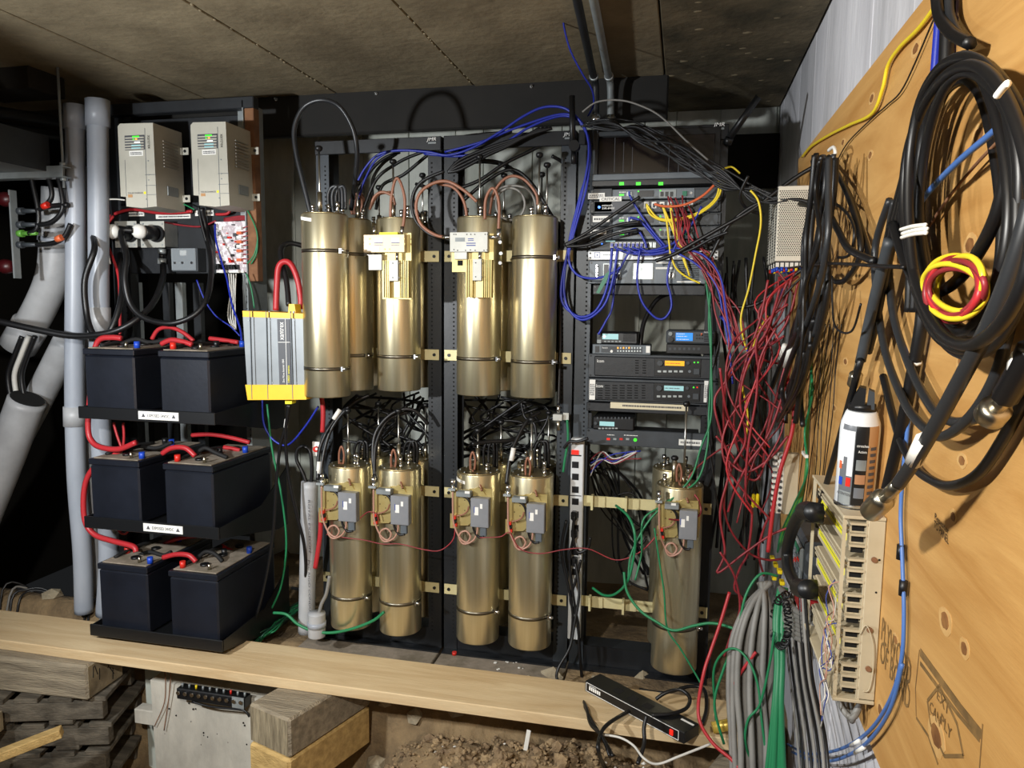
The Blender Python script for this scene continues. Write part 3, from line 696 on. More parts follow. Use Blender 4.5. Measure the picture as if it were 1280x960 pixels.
wire('cable', 'black_cable', .0115, [e1, Vector(e1)+Vector((-.03, -.03, -.01)), (118, 312, 2.42), (106, 350, 2.4), (108, 390, 2.4), (115, 415, 2.38), (128, 426, 2.38), (142, 405, 2.4), (152, 370, 2.45), (152, 335, 2.55), (150, 318, 2.68)], None, 'black power cord looping down beside the conduits from the first plug', 'cable', cbl)
wire('cable', 'black_cable', .0115, [e2, Vector(e2)+Vector((-.03, -.03, -.01)), (158, 320, 2.45), (156, 350, 2.42), (163, 380, 2.42), (182, 398, 2.42), (215, 404, 2.42), (245, 392, 2.45), (260, 368, 2.5), (264, 330, 2.6), (258, 290, 2.68), (252, 260, 2.66)], None, 'black power cord hanging in a wide loop from the second plug', 'cable', cbl)
wire('cable', 'black_cable', .0125, [(204, 330, 2.67), (203, 350, 2.62), (192, 378, 2.5), (170, 400, 2.42), (140, 415, 2.38), (95, 420, 2.36), (50, 413, 2.33), (0, 402, 2.3), (-30, 396, 2.3), (-110, 395, 2.32), (-170, 430, 2.35), (-190, 520, 2.4)], None, 'long black power cord running off past the conduits', 'cable', cbl)
gl = thing('cable_gland', PY(203, 332, 2.68), 'white metal cable gland under the outlet boxes', 'gland')
for y0, y1, r in ((311, 317, .016), (317, 323, .012), (323, 330, .017)):
    m1 = MB(); m1.cyl(PY(202.5, y1, 2.675), PY(202.5, y0, 2.675), r, n=14); mk('gland_ring', m1, 'galv' if r != .012 else 'black_plastic', gl)
cbx = thing('relay_box', PY(230, 340, 2.66), 'small clear-lidded relay box on the black back panel', 'relay')
fc('base', 214.5, 310, 247, 339.5, 2.66, 0, 'dark_grey', cbx, .002, .055); lid = fc('clear_lid', 215, 310.5, 245.5, 338, 2.66, .006, 'clear_plastic', cbx, .002)
fc('relay_tag', 226, 313, 234, 319.5, 2.662, .0065, 'white_label', cbx)
for px in (219, 228.5, 240): 
    m1 = MB(); p = PY(px, 328.5, 2.654); m1.cyl(p, p-Vector((0, .004, 0)), .0055, n=10); mk('terminal_screw', m1, 'chrome', cbx)
# control board
pc = thing('control_board', PY(290, 342, 2.68), 'pale control circuit board crowded with parts and red wires', 'circuit board')
fc('board', 270, 277, 309, 340, 2.675, .003, 'pcb', pc)
rr = random.Random(21)
for q in range(34):
    x0, y0 = rr.uniform(271, 297), rr.uniform(280, 330); s = rr.uniform(1.2, 4.2)
    fc('component', x0, y0, x0+s, y0+s*rr.uniform(.5, 1.4), 2.672, rr.uniform(.004, .014), rr.choice(['black_plastic', 'dark_grey', 'white_label', 'white_label', 'galv', 'red_cap']), pc)
for q in range(8): fc('terminal_block', 298, 284+q*5.6, 304, 287.6+q*5.6, 2.672, .014, 'orange_cable' if q % 2 else 'white_label', pc)
for q in range(9): fc('relay', 270+q*3.4, 331, 272.4+q*3.4, 337, 2.672, .014, 'black_plastic', pc)
fc('edge_strip', 272, 338.5, 306, 341, 2.672, .008, 'white_label', pc)
tg = 'thin dark red wires on the control board'
for q in range(9):
    y0 = 285+q*5.5
    wire('wire', 'red_thin', .0028, [(304, y0), (316, y0-3), (322-q*.4, 292), (317, 276), (304, 270+q*.6), (280, 273+q*.5)], [2.66, 2.69], 'thin dark red wire arching around the control board', group=tg)
for q, pts in enumerate([[(309, 330), (318, 318), (322, 300)], [(212, 252), (215, 257), (228, 255), (243, 262)]]):
    wire('wire', 'green_cable', .003, pts, 2.66, ['green wire at the side of the control board', 'green wire running between the two chargers'][q])
wire('wire', 'green_cable', .003, [(302, 252), (312, 268), (321, 290), (321, 315), (314, 330)], 2.65, 'green wire dropping from the second charger past the control board')
wire('wire', 'red_cable', .007, [(132, 273), (150, 265), (168, 262), (196, 266), (220, 266), (240, 264)], 2.68, 'bright red wire running under the chargers')
wire('wire', 'red_cable', .006, [(270, 268), (284, 267), (288, 260), (284, 252)], 2.68, 'short bright red wire ending under the second charger')
wire('wire', 'red_cable', .006, [(142, 270), (132, 285), (132, 300), (140, 320), (148, 345), (150, 380), (150, 420)], [2.66, 2.5], 'bright red wire dropping beside the outlet boxes')
wire('wire', 'red_thin', .004, [(206, 278), (230, 282), (252, 283), (270, 276)], 2.69, 'dark red wire pair sagging across the back panel')
wire('wire', 'white_cable', .003, [(156, 250), (140, 249), (124, 252), (122, 262), (130, 290), (138, 330)], 2.52, 'white wire leaving the side of the first charger')
wire('wire', 'black_cable', .006, [(248, 258), (252, 280), (262, 320), (262, 345)], 2.66, 'grey sleeved cable below the second charger', 'cable')
wire('wire', 'blue_cable', .004, [(269, 280), (270, 300), (278, 330), (284, 350), (290, 380), (300, 410), (302, 425)], [2.66, 2.45], 'blue wire hanging from the control board towards the inverter')
wire('wire', 'blue_cable', .003, [(246, 350), (256, 375), (270, 395), (288, 408), (300, 420)], 2.6, 'blue wire curving behind the power cord loop')
for q in range(4): wire('wire', 'white_cable', .0028, [(286+q*3, 342), (288+q*2, 365), (285+q*3, 395), (292+q, 412)], 2.62, 'white wire hanging in a bunch under the control board', group='white wires under the control board')
wire('wire', 'green_cable', .003, [(308, 342), (314, 360), (318, 385)], 2.62, 'short green wire behind the inverter corner')
for k, (x0, y0, x1, y1) in enumerate([(157, 265, 181, 270.5), (196, 268, 239, 273.5), (245, 263, 268, 270)]):
    o = fc('wire_marker', x0, y0, x1, y1, 2.713, .006, 'white_label', None); tagit(o, ['white label block above the outlet boxes', 'long white label strip on the back panel', 'white connector block below the second charger'][k], 'label')
    scribble(x0+2, y0+1.2, x1-2, y1-1.2, 2.7065, 'label_ink', o, 1, k)
# cord bar and slats behind
for k, px in enumerate((158, 174, 212, 228, 250)):
    p = PY(px, 400, 2.9); bx('back_post', (p.x-.018, 2.88, -.07), (p.x+.018, 2.91, 1.36), 'galv_dull' if k % 2 else 'steel_black', None, .002, label=['black', 'grey'][k % 2]+' upright steel channel behind the batteries', cat='post', group='uprights behind the batteries '+['black', 'grey'][k % 2])

# ------------------------------------------------------------------ inverter
YI = 2.30
iv = thing('power_inverter', PY(345, 502, YI+.06), 'grey and yellow power inverter hung beside the cavities', 'inverter')
qbox('body', [(303.5, 395), (379.5, 398), (382.5, 482), (309, 482)], YI, .12, 'inverter_grey', iv)
qbox('end_cap', [(303, 388.5), (380, 392), (380, 398.5), (303.5, 396)], YI-.004, .128, 'inverter_yellow', iv)
qbox('end_cap', [(306.5, 481), (382, 481), (383, 499.5), (309.5, 500)], YI-.004, .128, 'inverter_yellow', iv)
for x0, x1 in ((311.5, 314.5), (332, 334.5), (362.5, 365.5)):
    qbox('rib', [(x0, 389), (x0+.7, 389), (x1+.7, 499), (x1, 499)], YI-.0052, .006, 'slate', iv)
    qbox('rib', [(x0+3.5, 389), (x0+5, 389), (x1+5, 481), (x1+3.5, 481)], YI-.004, .006, 'inverter_grey', iv)
pn = qbox('front_panel', [(346.3, 399), (361.8, 399), (364, 481), (349.3, 481)], YI-.003, .004, 'panel_grey', iv)
txtpx('xantrex', 349.7, 402.5, 354.8, 425, YI-.0032, 'white_ink', pn, 1)
txtpx('Sine Wave Inverter 1800', 353.2, 449, 355.6, 478, YI-.0032, 'white_ink', pn, 1)
txtpx('1800 watts', 359.6, 457, 362.2, 478, YI-.0032, 'yellow_label', pn, 1)
qbox('panel_line', [(347.6, 427.5), (362.4, 427.5), (362.4, 428.1), (347.6, 428.1)], YI-.0036, .001, 'white_ink', pn)
qbox('panel_line', [(356.2, 399), (356.7, 399), (359, 481), (358.5, 481)], YI-.0036, .001, 'white_ink', pn)
qbox('terminal_cover', [(361, 380), (368, 380), (370, 393), (360, 391)], YI+.02, .04, 'inverter_yellow', iv)
qbox('foot_tab', [(356, 500), (365, 500), (364.5, 505), (356.5, 505)], YI+.03, .03, 'yellow_label', iv)
for q in ((311, 400.5), (338, 400.5), (368.5, 400), (313.5, 478.5), (340.5, 478.5), (371, 478.5)):
    p = PY(*q, YI); m1 = MB(); m1.cyl(p, p-Vector((0, .002, 0)), .0025, n=8); mk('screw', m1, 'galv', iv)
bx('mounting_bracket', (-1.40, 2.421, 1.06), (-1.30, 2.599, 1.10), 'rack_black', iv, .002); bx('mounting_bracket', (-1.40, 2.421, 1.16), (-1.30, 2.599, 1.20), 'rack_black', iv, .002)
wire('inverter_cable', 'red_cable', .011, [(345, 388), (346, 360), (348, 335), (355, 327), (364, 331), (372, 350), (376, 375), (375, 386)], 2.38, 'thick red cable arching out of the top of the inverter', 'cable')
wire('inverter_cable', 'black_cable', .010, [(361, 382), (358, 350), (352, 325), (352, 310), (362, 304), (378, 307)], [2.36, 2.5], 'thick black cable rising behind the red arch over the inverter', 'cable')
wire('cable', 'coax_dark', .0085, [(389, 270, 2.36), (378, 225, 2.36), (370, 190, 2.36), (368, 160, 2.36), (380, 134, 2.36), (402, 125, 2.36), (424, 133, 2.38), (440, 158, 2.4), (446, 185, 2.42), (445, 215, 2.46), (439, 262, 2.55)], None, 'tall arch of dark coax cable springing from the first big cavity', 'cable')

# ================================================================== RACKS
mat('rack_mid', '#2b3035', 0.42, 0.15, '#3c4248', 8, (1, 1, 0.4), 0.04, 60)  # mid grey posts: lamp reflection put into the colour
def rack(x0, x1, label, ml, mr, group='open equipment racks'):
    o = thing('equipment_rack', ((x0+x1)/2, 2.65, -.055), label, 'rack', group); z0, z1 = -.054, 1.877; fw = .052
    for s, mm in ((0, ml), (1, mr)):
        a = x0 if s == 0 else x1-fw
        f = bx('post', (a, 2.60, z0), (a+fw, 2.604, z1), mm, o)
        xo = x0 if s == 0 else x1-.004
        mk('post_web', MB().box((xo, 2.604, z0), (xo+.004, 2.685, z1)), mm, f)
        mk('post_lip', MB().box((a, 2.681, z0), (a+fw, 2.685, z1)), mm, f)
        hole_row(a+(fw*.72 if s == 0 else fw*.28), 2.60, .02, 1.8, .0159, .003, f)
    bx('top_bar', (x0, 2.592, z1-.05), (x1, 2.60, z1), 'rack_black', o, .002); bx('top_bar', (x0, 2.60, z1-.004), (x1, 2.685, z1), 'rack_black', o)
    bx('foot_angle', (x0, 2.565, z0), (x1, 2.60, z0+.006), 'rack_black', o); bx('foot_angle', (x0+.052, 2.604, z0), (x1-.052, 2.61, z0+.08), 'rack_black', o)
    return o
X1 = (-1.366, -.870); X2 = (-.860, -.380); X3 = (-.372, .125)
rack(*X1, 'open black rack of cavities next to the inverter', 'rack_mid', 'rack_black')
rack(*X2, 'open black rack of cavities next to the radio equipment', 'rack_black', 'rack_mid')
rack(*X3, 'black equipment rack holding the radios and repeaters', 'rack_mid', 'rack_black')
for i, (px, py) in enumerate([(540, 177), (711, 171), (899, 159)]):
    p = PY(px, py, 2.592); o = mk('rack_emblem', MB().box((p.x-.014, 2.589, p.z-.008), (p.x+.016, 2.5915, p.z-.002)), 'galv_dull', None, ['silver script emblem on the top bar of the rack next to the inverter', 'silver script emblem on the top bar above the rear of the antenna', 'silver script emblem on the top bar of the radio rack'][i], 'emblem')
    txt('JMR', (p.x, 2.5885, p.z+.006), .016, (1, 0, .0), (.25, 0, 1), 'white_ink', o, .036)
# mounting bars
def bar(x0, x1, z, label, ends=(1, 1), ribs=()):
    o = thing('mounting_bar', ((x0+x1)/2, 2.59, z-.02), label, 'bracket')
    bx('bar', (x0, 2.588, z-.0195), (x1, 2.5915, z+.0195), 'cream_bracket', o)
    for e, xx in ((0, x0+.018), (1, x1-.018)):
        if ends[e]:
            m1 = MB(); m1.cyl((xx, 2.5878, z), (xx, 2.584, z), .006, n=10); mk('bolt', m1, 'black_plastic', o)
    for xx in ribs: mk('rib', MB().box((xx-.004, 2.56, z-.026), (xx+.004, 2.588, z+.026)), 'cream_bracket', o); mk('rib_plate', MB().box((xx, 2.582, z-.019), (xx+.045, 2.588, z+.019)), 'cream_bracket', o)
    return o
for z, n in ((1.45, 'top'), (1.09, 'second'), (.572, 'third'), (.195, 'lowest')):
    bar(-1.36, -.876, z, 'cream steel mounting bar, %s in the cavity rack next to the inverter' % n)
    bar(-.855, -.384, z, 'cream steel mounting bar, %s in the cavity rack next to the radio equipment' % n)
for z, n in ((.578, 'upper'), (.203, 'lower')):
    bar(-.366, .118, z, '%s cream steel mounting bar with ribs behind the single cavity' % n, ribs=(-.295, -.175))

# ------------------------------------------------------------------ cavities
CR = .078
def cavity(px, Y, z0, z1, label, rods, straps, group, seed=0, X=None, tag=False, conns=3):
    x = X if X is not None else px
    o = thing('cavity_filter', (x, Y, z0), label, 'cavity filter', group)
    m1 = MB(); m1.lathe((x, Y, z0), [(0, .004), (CR-.004, .002), (CR-.001, 0), (CR, .003), (CR, z1-z0-.003), (CR-.001, z1-z0), (CR-.004, z1-z0)], 56)
    mk('shell', m1, 'brass', o)
    m1 = MB(); m1.cyl((x, Y, z1-.002), (x, Y, z1+.004), CR-.005, n=40); mk('top_plate', m1, 'brass_lid', o)
    rg5 = random.Random(seed)
    for z in straps:
        m1 = MB(); m1.lathe((x, Y, z-.006), [(CR+.0002, 0), (CR+.0009, 0), (CR+.0009, .012), (CR+.0002, .012)], 56); s = mk('strap', m1, 'strap_steel', o)
        a = math.radians(-28); p = Vector((x+CR*math.cos(a), Y+CR*math.sin(a), z)); m1 = MB()
        m1.cyl(p-Vector((0, 0, .0)), p+Vector((.022, -.006, 0)), .0055, n=8); m1.box((p.x+.004, p.y-.008, z-.008), (p.x+.010, p.y+.006, z+.008)); mk('strap_bolt', m1, 'chrome', s)
    for (dx, dy, h, sl) in rods:
        m1 = MB(); m1.cyl((x+dx, Y+dy, z1), (x+dx, Y+dy, z1+h), .0035, n=8); rd = mk('tuning_rod', m1, 'steel_rod', o)
        m1 = MB(); m1.lathe((x+dx, Y+dy, z1+h-.006), [(0, 0), (.006, 0), (.0125, .006), (.0125, .014), (.008, .018), (0, .018)], 14); mk('knob', m1, 'black_plastic', rd)
        if sl: m1 = MB(); m1.cyl((x+dx, Y+dy, z1+.004), (x+dx, Y+dy, z1+sl), .0085, n=14); mk('sleeve', m1, 'nickel', rd)
    for q in range(conns):
        a = rg5.uniform(0, 6.28); R = rg5.uniform(.03, .055); p = Vector((x+R*math.cos(a), Y+R*math.sin(a)*.7, z1+.004)); m1 = MB(); h = rg5.uniform(.025, .05)
        m1.cyl(p, p+Vector((0, 0, h)), .0055, n=10); m1.cyl(p, p+Vector((0, 0, .012)), .008, n=6); m1.cyl(p+Vector((0, 0, h*.6)), p+Vector((0, 0, h)), .0075, n=10); mk('connector', m1, 'chrome', o)
    for q in range(8):
        a = 6.283*q/8+.2; p = (x+(CR-.012)*math.cos(a), Y+(CR-.012)*math.sin(a)); m1 = MB(); m1.cyl((*p, z1+.004), (*p, z1+.007), .003, n=6); mk('screw', m1, 'galv', o)
    return o
def up(px, py, Y, z1): return PY(px, py, Y).z-z1
UT, UB, LT, LB = 1.572, .962, .676, .058
ug, lg = 'upper brass cavity filters', 'lower brass cavity filters'
YU = 2.505
cavity(0, 2.33, .958, 1.572, 'big brass cavity filter standing proud beside the inverter', [(-.012, -.01, .215, .075)], (1.45, 1.055), ug, 1, -1.195)
cavity(0, YU, UB, UT, 'brass cavity filter directly behind the proud one by the inverter', [(.03, 0, .13, .05)], (1.45, 1.09), ug, 2, -1.185)
cavity(0, 2.675, UB, UT, 'brass cavity filter third in line behind the inverter', [(.04, .0, .14, .04)], (1.45, 1.09), ug, 3, -1.185)
cavity(0, YU, UB+.005, UT, 'upper brass cavity carrying the gold labelled preamplifier', [(-.018, 0, .20, .065)], (1.09,), ug, 4, -1.0)
cavity(0, 2.675, UB, UT, 'upper cavity in shadow behind the one with the gold preamplifier', [(.03, 0, .18, .05)], (1.45, 1.09), ug, 5, -1.0)
cavity(0, YU, UB, UT, 'upper brass cavity carrying the white boxed preamplifier', [(0, 0, .205, .07)], (1.09,), ug, 6, -.70)
cavity(0, 2.675, UB, UT, 'upper cavity in shadow behind the one with the white preamplifier', [(.02, 0, .17, .05)], (1.45, 1.09), ug, 7, -.675)
cavity(0, YU, UB, UT, 'plain upper brass cavity next to the radio equipment', [(.012, 0, .205, .075), (.035, .02, .175, 0)], (1.437, 1.085), ug, 8, -.503)
cavity(0, 2.675, UB, UT, 'upper cavity hidden behind the plain one next to the radio rack', [(.0, 0, .17, .05)], (1.45, 1.09), ug, 9, -.515)
for i, (x, n) in enumerate([(-1.20, 'first'), (-1.0, 'second'), (-.698, 'third'), (-.503, 'fourth')]):
    hts = [(.20, .205), (.205, .205), (.145, .15), (.19, .19)][i]
    cavity(0, YU, LB+i*.002, LT+i*.003, '%s lower brass cavity from the grey conduit, with an amplifier plate' % n, [(-.002, -.005, hts[0], .085)], (.18,), lg, 20+i, x)
    cavity(0, 2.675, LB, LT+i*.003, 'rear lower cavity standing behind the %s one from the grey conduit' % n, [(.04, 0, hts[1], .05)], (.572, .195), lg, 30+i, (x+.004, x, x, x-.012)[i])
cavity(0, 2.50, .042, .682, 'single brass cavity with an amplifier plate under the radio shelves', [(.012, 0, .27, .03), (-.02, .02, .08, .08)], (.20,), lg, 40, .008)
cavity(0, 2.672, .05, .70, 'rear cavity behind the single one under the radio shelves', [], (.57,), lg, 41, -.012)
def cylpatch(name, x, Y, t0, t1, zl, zr, h, m, label):
    P = []; n = 8
    for q in range(n+1):
        t = math.radians(t0+(t1-t0)*q/n); z = zl+(zr-zl)*q/n; d = Vector((math.sin(t), -math.cos(t), 0))*(CR+.0012); P += [Vector((x, Y, z))+d, Vector((x, Y, z+h))+d, Vector((x, Y, z+h))+d*.985, Vector((x, Y, z))+d*.985]
    fs = []
    for q in range(n):
        for k in range(4): fs.append((q*4+k, q*4+(k+1) % 4, q*4+4+(k+1) % 4, q*4+4+k))
    mb = MB(); mb.add(P, fs+[(0, 1, 2, 3), (n*4, n*4+3, n*4+2, n*4+1)]); return mk(name, mb, m, None, label, 'label')
cylpatch('tape_label', -1.195, 2.33, -52, -6, 1.553, 1.543, .011, 'white_label', 'slanted white tape label on the rim of the proud cavity')
cylpatch('tape_label', -.698, 2.505, -70, -22, .653, .648, .011, 'white_label', 'white tape label on the rim of the third lower cavity')

# ------------------------------------------------------------------ upper preamplifiers
def scr(px, py, Y, m, parent, r=.003, d=.002, name='screw'):
    p = PY(px, py, Y); m1 = MB(); m1.cyl(p, p-Vector((0, d, 0)), r, n=8); return mk(name, m1, m, parent)
def vcyl(name, px, y0, y1, Y, r, m, parent, n=10): m1 = MB(); m1.cyl(PY(px, y1, Y), PY(px, y0, Y), r, n=n); return mk(name, m1, m, parent)
def heatsink(x0, y0, x1, y1, Y, o, fl, fr, cpl):
    hs = fc('heat_sink', x0, y0, x1, y1, Y, .006, 'gold_plate', o)
    for xx in fl+fr: fc('fin', xx-.55, y0, xx+.55, y1, Y-.006, .02, 'gold_plate', hs)
    fc('centre_plate', cpl[0], cpl[1], cpl[2], cpl[3], Y-.006, .012, 'gold_pale', hs)
    return hs
o = thing('preamplifier', PY(486, 373, 2.41), 'gold labelled preamplifier with a finned heat sink on an upper cavity', 'preamplifier')
fc('mounting_plate', 478, 291.5, 514.5, 374, 2.424, .003, 'gold_plate', o)
b = fc('filter_box', 458.3, 294, 509, 316.2, 2.418, .026, 'gold_pale', o, .001)
for (x0, y0, x1, y1, mm) in [(468, 297, 478.6, 302.5, 'white_label'), (489, 297, 499.6, 302.5, 'white_label'), (468, 303.2, 478.6, 304.2, 'blue_ink'), (489, 303.2, 499.6, 304.2, 'blue_ink'), (468, 305.8, 478.6, 306.6, 'blue_ink'), (489, 305.8, 499.6, 306.6, 'blue_ink'), (458.8, 308.5, 474, 314, 'white_label')]: fc('label', x0, y0, x1, y1, 2.392, .0008, mm, b)
for q in ((462, 298.6), (505, 298.6), (480.8, 311.6), (486.8, 311.6), (462, 305), (505.5, 305)): scr(*q, 2.392, 'gold_plate', b)
fc('top_clip', 477, 291, 499.5, 294.3, 2.418, .02, 'yellow_label', o)
fc('side_arm', 508.8, 292, 514.5, 325, 2.42, .003, 'gold_plate', o)
fc('coupler', 463.5, 318.5, 480, 338, 2.418, .02, 'white_metal', o, .001)
for px in (461, 466.5, 474): vcyl('connector', px, 316, 321, 2.405, .006, 'chrome', o)
heatsink(480.5, 326, 514, 372, 2.418, o, [482, 484.5, 487, 489], [502.5, 505, 507.5, 510, 512.5], (494, 352, 501.5, 372))
w1 = fc('amplifier_module', 489.5, 325.5, 500.5, 351.5, 2.405, .022, 'white_metal', o, .001)
for q in ((491, 329), (499, 329), (491, 347), (499, 347)): scr(*q, 2.383, 'black_plastic', w1, .002)
vcyl('connector', 496.5, 316, 326, 2.395, .006, 'chrome', o); vcyl('connector', 468, 283, 294, 2.405, .006, 'chrome', o); vcyl('connector', 502.5, 283, 294, 2.405, .006, 'chrome', o)
o = thing('preamplifier', PY(590, 373, 2.41), 'white boxed preamplifier with a finned heat sink on an upper cavity', 'preamplifier')
fc('mounting_plate', 565.5, 314, 585, 340, 2.424, .003, 'gold_plate', o); fc('mounting_plate', 584.5, 300, 617.5, 326, 2.424, .003, 'gold_plate', o)
fc('side_arm', 611.8, 292, 617.5, 325, 2.42, .004, 'gold_plate', o)
b = fc('filter_box', 565.2, 291, 612, 315.5, 2.418, .026, 'white_metal', o, .001)
for (x0, y0, x1, y1, mm) in [(569, 297, 581, 302, 'galv_dull'), (583, 303.5, 594.5, 304.6, 'blue_ink'), (583, 306.2, 594.5, 307.4, 'blue_ink'), (585, 298, 592, 299, 'blue_ink'), (585, 300.2, 592, 301, 'blue_ink')]: fc('label', x0, y0, x1, y1, 2.392, .0008, mm, b)
for q in ((567.5, 293), (570, 293), (583.5, 293), (588.5, 293), (593.5, 293), (606.5, 293), (609.5, 293), (567.5, 312), (572, 313), (582, 313), (588, 312.5), (594, 313), (605, 313), (609, 312.5)): scr(*q, 2.392, 'black_plastic', b, .002)
fc('coupler', 569.5, 315.5, 585.5, 324.5, 2.418, .018, 'white_metal', o, .001)
fc('window', 572, 325.5, 578.5, 332, 2.421, .001, 'hole', o)
heatsink(583.5, 325, 616.5, 372, 2.418, o, [585, 587.5, 590, 592], [605.5, 608, 610.5, 613, 615.5], (596, 352, 604, 372))
w1 = fc('amplifier_module', 593, 324, 604, 351, 2.405, .022, 'white_metal', o, .001)
for q in ((594.6, 328.5), (602.3, 328.5), (594.6, 346), (602.3, 346)): scr(*q, 2.383, 'black_plastic', w1, .002)
vcyl('connector', 600, 315, 325, 2.395, .006, 'chrome', o); vcyl('connector', 623.5, 286, 299, 2.405, .008, 'chrome', o)
m1 = MB(); m1.cyl(PY(612, 296.5, 2.405), PY(623, 296.5, 2.405), .006, n=10); mk('connector', m1, 'chrome', o)
m1 = MB(); m1.cyl(PY(553, 296.5, 2.405), PY(565, 296.5, 2.405), .006, n=10); mk('connector', m1, 'chrome', o)
for q in ((626, 303), (627, 317), (626, 329)): scr(*q, 2.44, 'chrome', o, .006, .012, 'thumb_screw')

# ------------------------------------------------------------------ lower amplifier plates
def ampplate(dx, dy, label, seed):
    def S(x, y): return x+dx, y+dy
    Y = 2.424
    o = thing('amplifier_plate', PY(*S(660, 680), Y), label, 'amplifier', 'amplifier plates on the lower cavities')
    P = [(634, 619), (656, 619), (658, 622), (658, 660), (654, 664), (640, 664), (634, 658)]
    mk('back_plate', MB().prism([PY(*S(*q), Y-.012) for q in P], (0, .003, 0)), 'gold_plate', o)
    mk('back_plate', MB().prism([PY(*S(*q), Y-.006) for q in [(656, 618), (684, 618), (684, 664), (656, 664)]], (0, .004, 0)), 'gold_plate', o)
    for q in ((643, 628), (650, 632), (643, 640), (650, 645), (646, 652)): scr(*S(*q), Y-.012, 'hole', o, .002, .0006, 'hole')
    g = fc('amplifier_box', *S(660, 627.5), *S(682.5, 663.5), Y-.006, .03, 'amp_grey', o, .002)
    fc('sticker', *S(662, 641), *S(667, 651), Y-.036, .0006, 'white_label', g); fc('sticker', *S(669, 637), *S(672, 643), Y-.036, .0006, 'white_label', g); fc('sticker', *S(661.4, 640), *S(662.4, 648), Y-.036, .0007, 'blue_ink', g)
    s = fc('splitter_box', *S(642, 619.5), *S(660, 626), Y-.012, .03, 'galv_dull', o, .002); fc('sticker', *S(650, 621), *S(656, 624), Y-.042, .0006, 'white_label', s)
    mk('clip_bracket', MB().prism([PY(*S(*q), Y-.01) for q in [(659, 620), (666, 616), (672, 619), (676, 626), (662, 627)]], (0, .006, 0)), 'gold_plate', o)
    vcyl('connector', 635+dx, 606+dy, 614+dy, Y-.02, .008, 'chrome', o); vcyl('connector', 635+dx, 612+dy, 622+dy, Y-.02, .006, 'chrome', o)
    fc('connector_flange', *S(630, 617), *S(639, 619.5), Y-.02, .012, 'galv', o)
    for q, mm in ((0, 'red_cap'), (1, 'black_plastic'), (2, 'red_cap')): fc('terminal', *S(636+q*.6, 651+q*4.6), *S(640+q*.6, 654.6+q*4.6), Y-.014, .016, mm, o)
    fc('terminal_plate', *S(632, 649), *S(642, 667), Y-.012, .003, 'gold_plate', o)
    fc('plug', *S(670, 664), *S(678, 676.5), Y-.012, .014, 'slate', o, .002)
    yl = Y-.03
    wire('coax_jumper', 'pink_cable', .0035, [S(635, 622), S(635, 640), S(636, 660), S(643, 678), S(652, 685), S(657, 678), S(652, 671), S(645, 673), S(643, 680), S(649, 687), S(660, 683), S(665, 674), S(666, 664)], yl, parent=o)
    wire('coax_jumper', 'black_cable', .0045, [S(649, 627), S(656, 634), S(659, 650), S(661, 668), S(667, 678), S(674, 678)], yl, parent=o)
    wire('coax_jumper', 'copper_coax', .004, [S(659, 592), S(662, 600), S(669, 613), S(671, 620)], [YU-.01, Y-.02], parent=o)
    wire('coax_jumper', 'copper_coax', .004, [S(657, 594), S(657, 580), S(660, 572), S(663, 582), S(662, 594)], YU-.04, parent=o)
    wire('coax_jumper', 'copper_coax', .003, [S(640, 652), S(648, 650), S(653, 646), S(655, 640)], yl, parent=o)
    return o
ampplate(-233, -14, 'gold amplifier plate on the first lower cavity from the grey conduit', 1)
ampplate(-168, -10, 'gold amplifier plate on the second lower cavity from the grey conduit', 2)
ampplate(-69, -7, 'gold amplifier plate on the third lower cavity from the grey conduit', 3)
ampplate(0, 0, 'gold amplifier plate on the fourth lower cavity, beside the power strip', 4)
ampplate(189, 8, 'gold amplifier plate on the single cavity under the radio shelves', 5)
# twisted red feed between the plates
wire('feed_wire', 'red_thin', .002, [(408, 668), (430, 672), (455, 675), (478, 680), (500, 680), (530, 687), (550, 688), (566, 675), (569, 658)], 2.40, 'thin twisted red pair linking the first amplifier plates')
wire('feed_wire', 'red_thin', .002, [(600, 672), (625, 671), (637, 666), (650, 686), (675, 692), (705, 687), (735, 686), (770, 700), (800, 690), (822, 668)], 2.39, 'thin twisted red pair running on to the single cavity')
wire('feed_wire', 'red_thin', .002, [(450, 648), (460, 640), (470, 642), (473, 650)], 2.39, 'short red pair between the first and second plates')
wire('feed_wire', 'red_thin', .003, [(836, 649), (850, 650), (868, 648), (876, 640), (873, 625), (864, 612), (862, 596), (876, 580), (900, 562), (930, 548)], [2.38, 2.5], 'red wire rising from the single cavity plate to the tangle')

# ================================================================== RADIO RACK EQUIPMENT
YE = 2.586
def unit(name, x0, y0, x1, y1, m, label, cat, dep=.24, proud=.010, mchass='steel_black', inset=.06, c=.002):
    X0, X1, Z0, Z1 = RY(x0, y0, x1, y1, YE)
    o = thing(name, ((X0+X1)/2, YE+.1, Z0), label, cat)
    bx('front_panel', (X0, YE, Z0+.0008), (X1, YE+.0125, Z1-.0008), m, o, c)
    bx('chassis', (max(X0+.004, -.312), YE+.013, Z0+.002), (min(X1-.004, .066), YE+dep, Z1-.002), mchass, o)
    for xx in (X0+.008, X1-.008):
        for zz in (Z0+.008, Z1-.008):
            m1 = MB(); m1.cyl((xx, YE, zz), (xx, YE-.003, zz), .0035, n=8); mk('rack_screw', m1, 'black_plastic', o)
    return o
def led(px, py, m, parent, Y=YE, r=.0028): return scr(px, py, Y, m, parent, r, .0015, 'indicator_light')
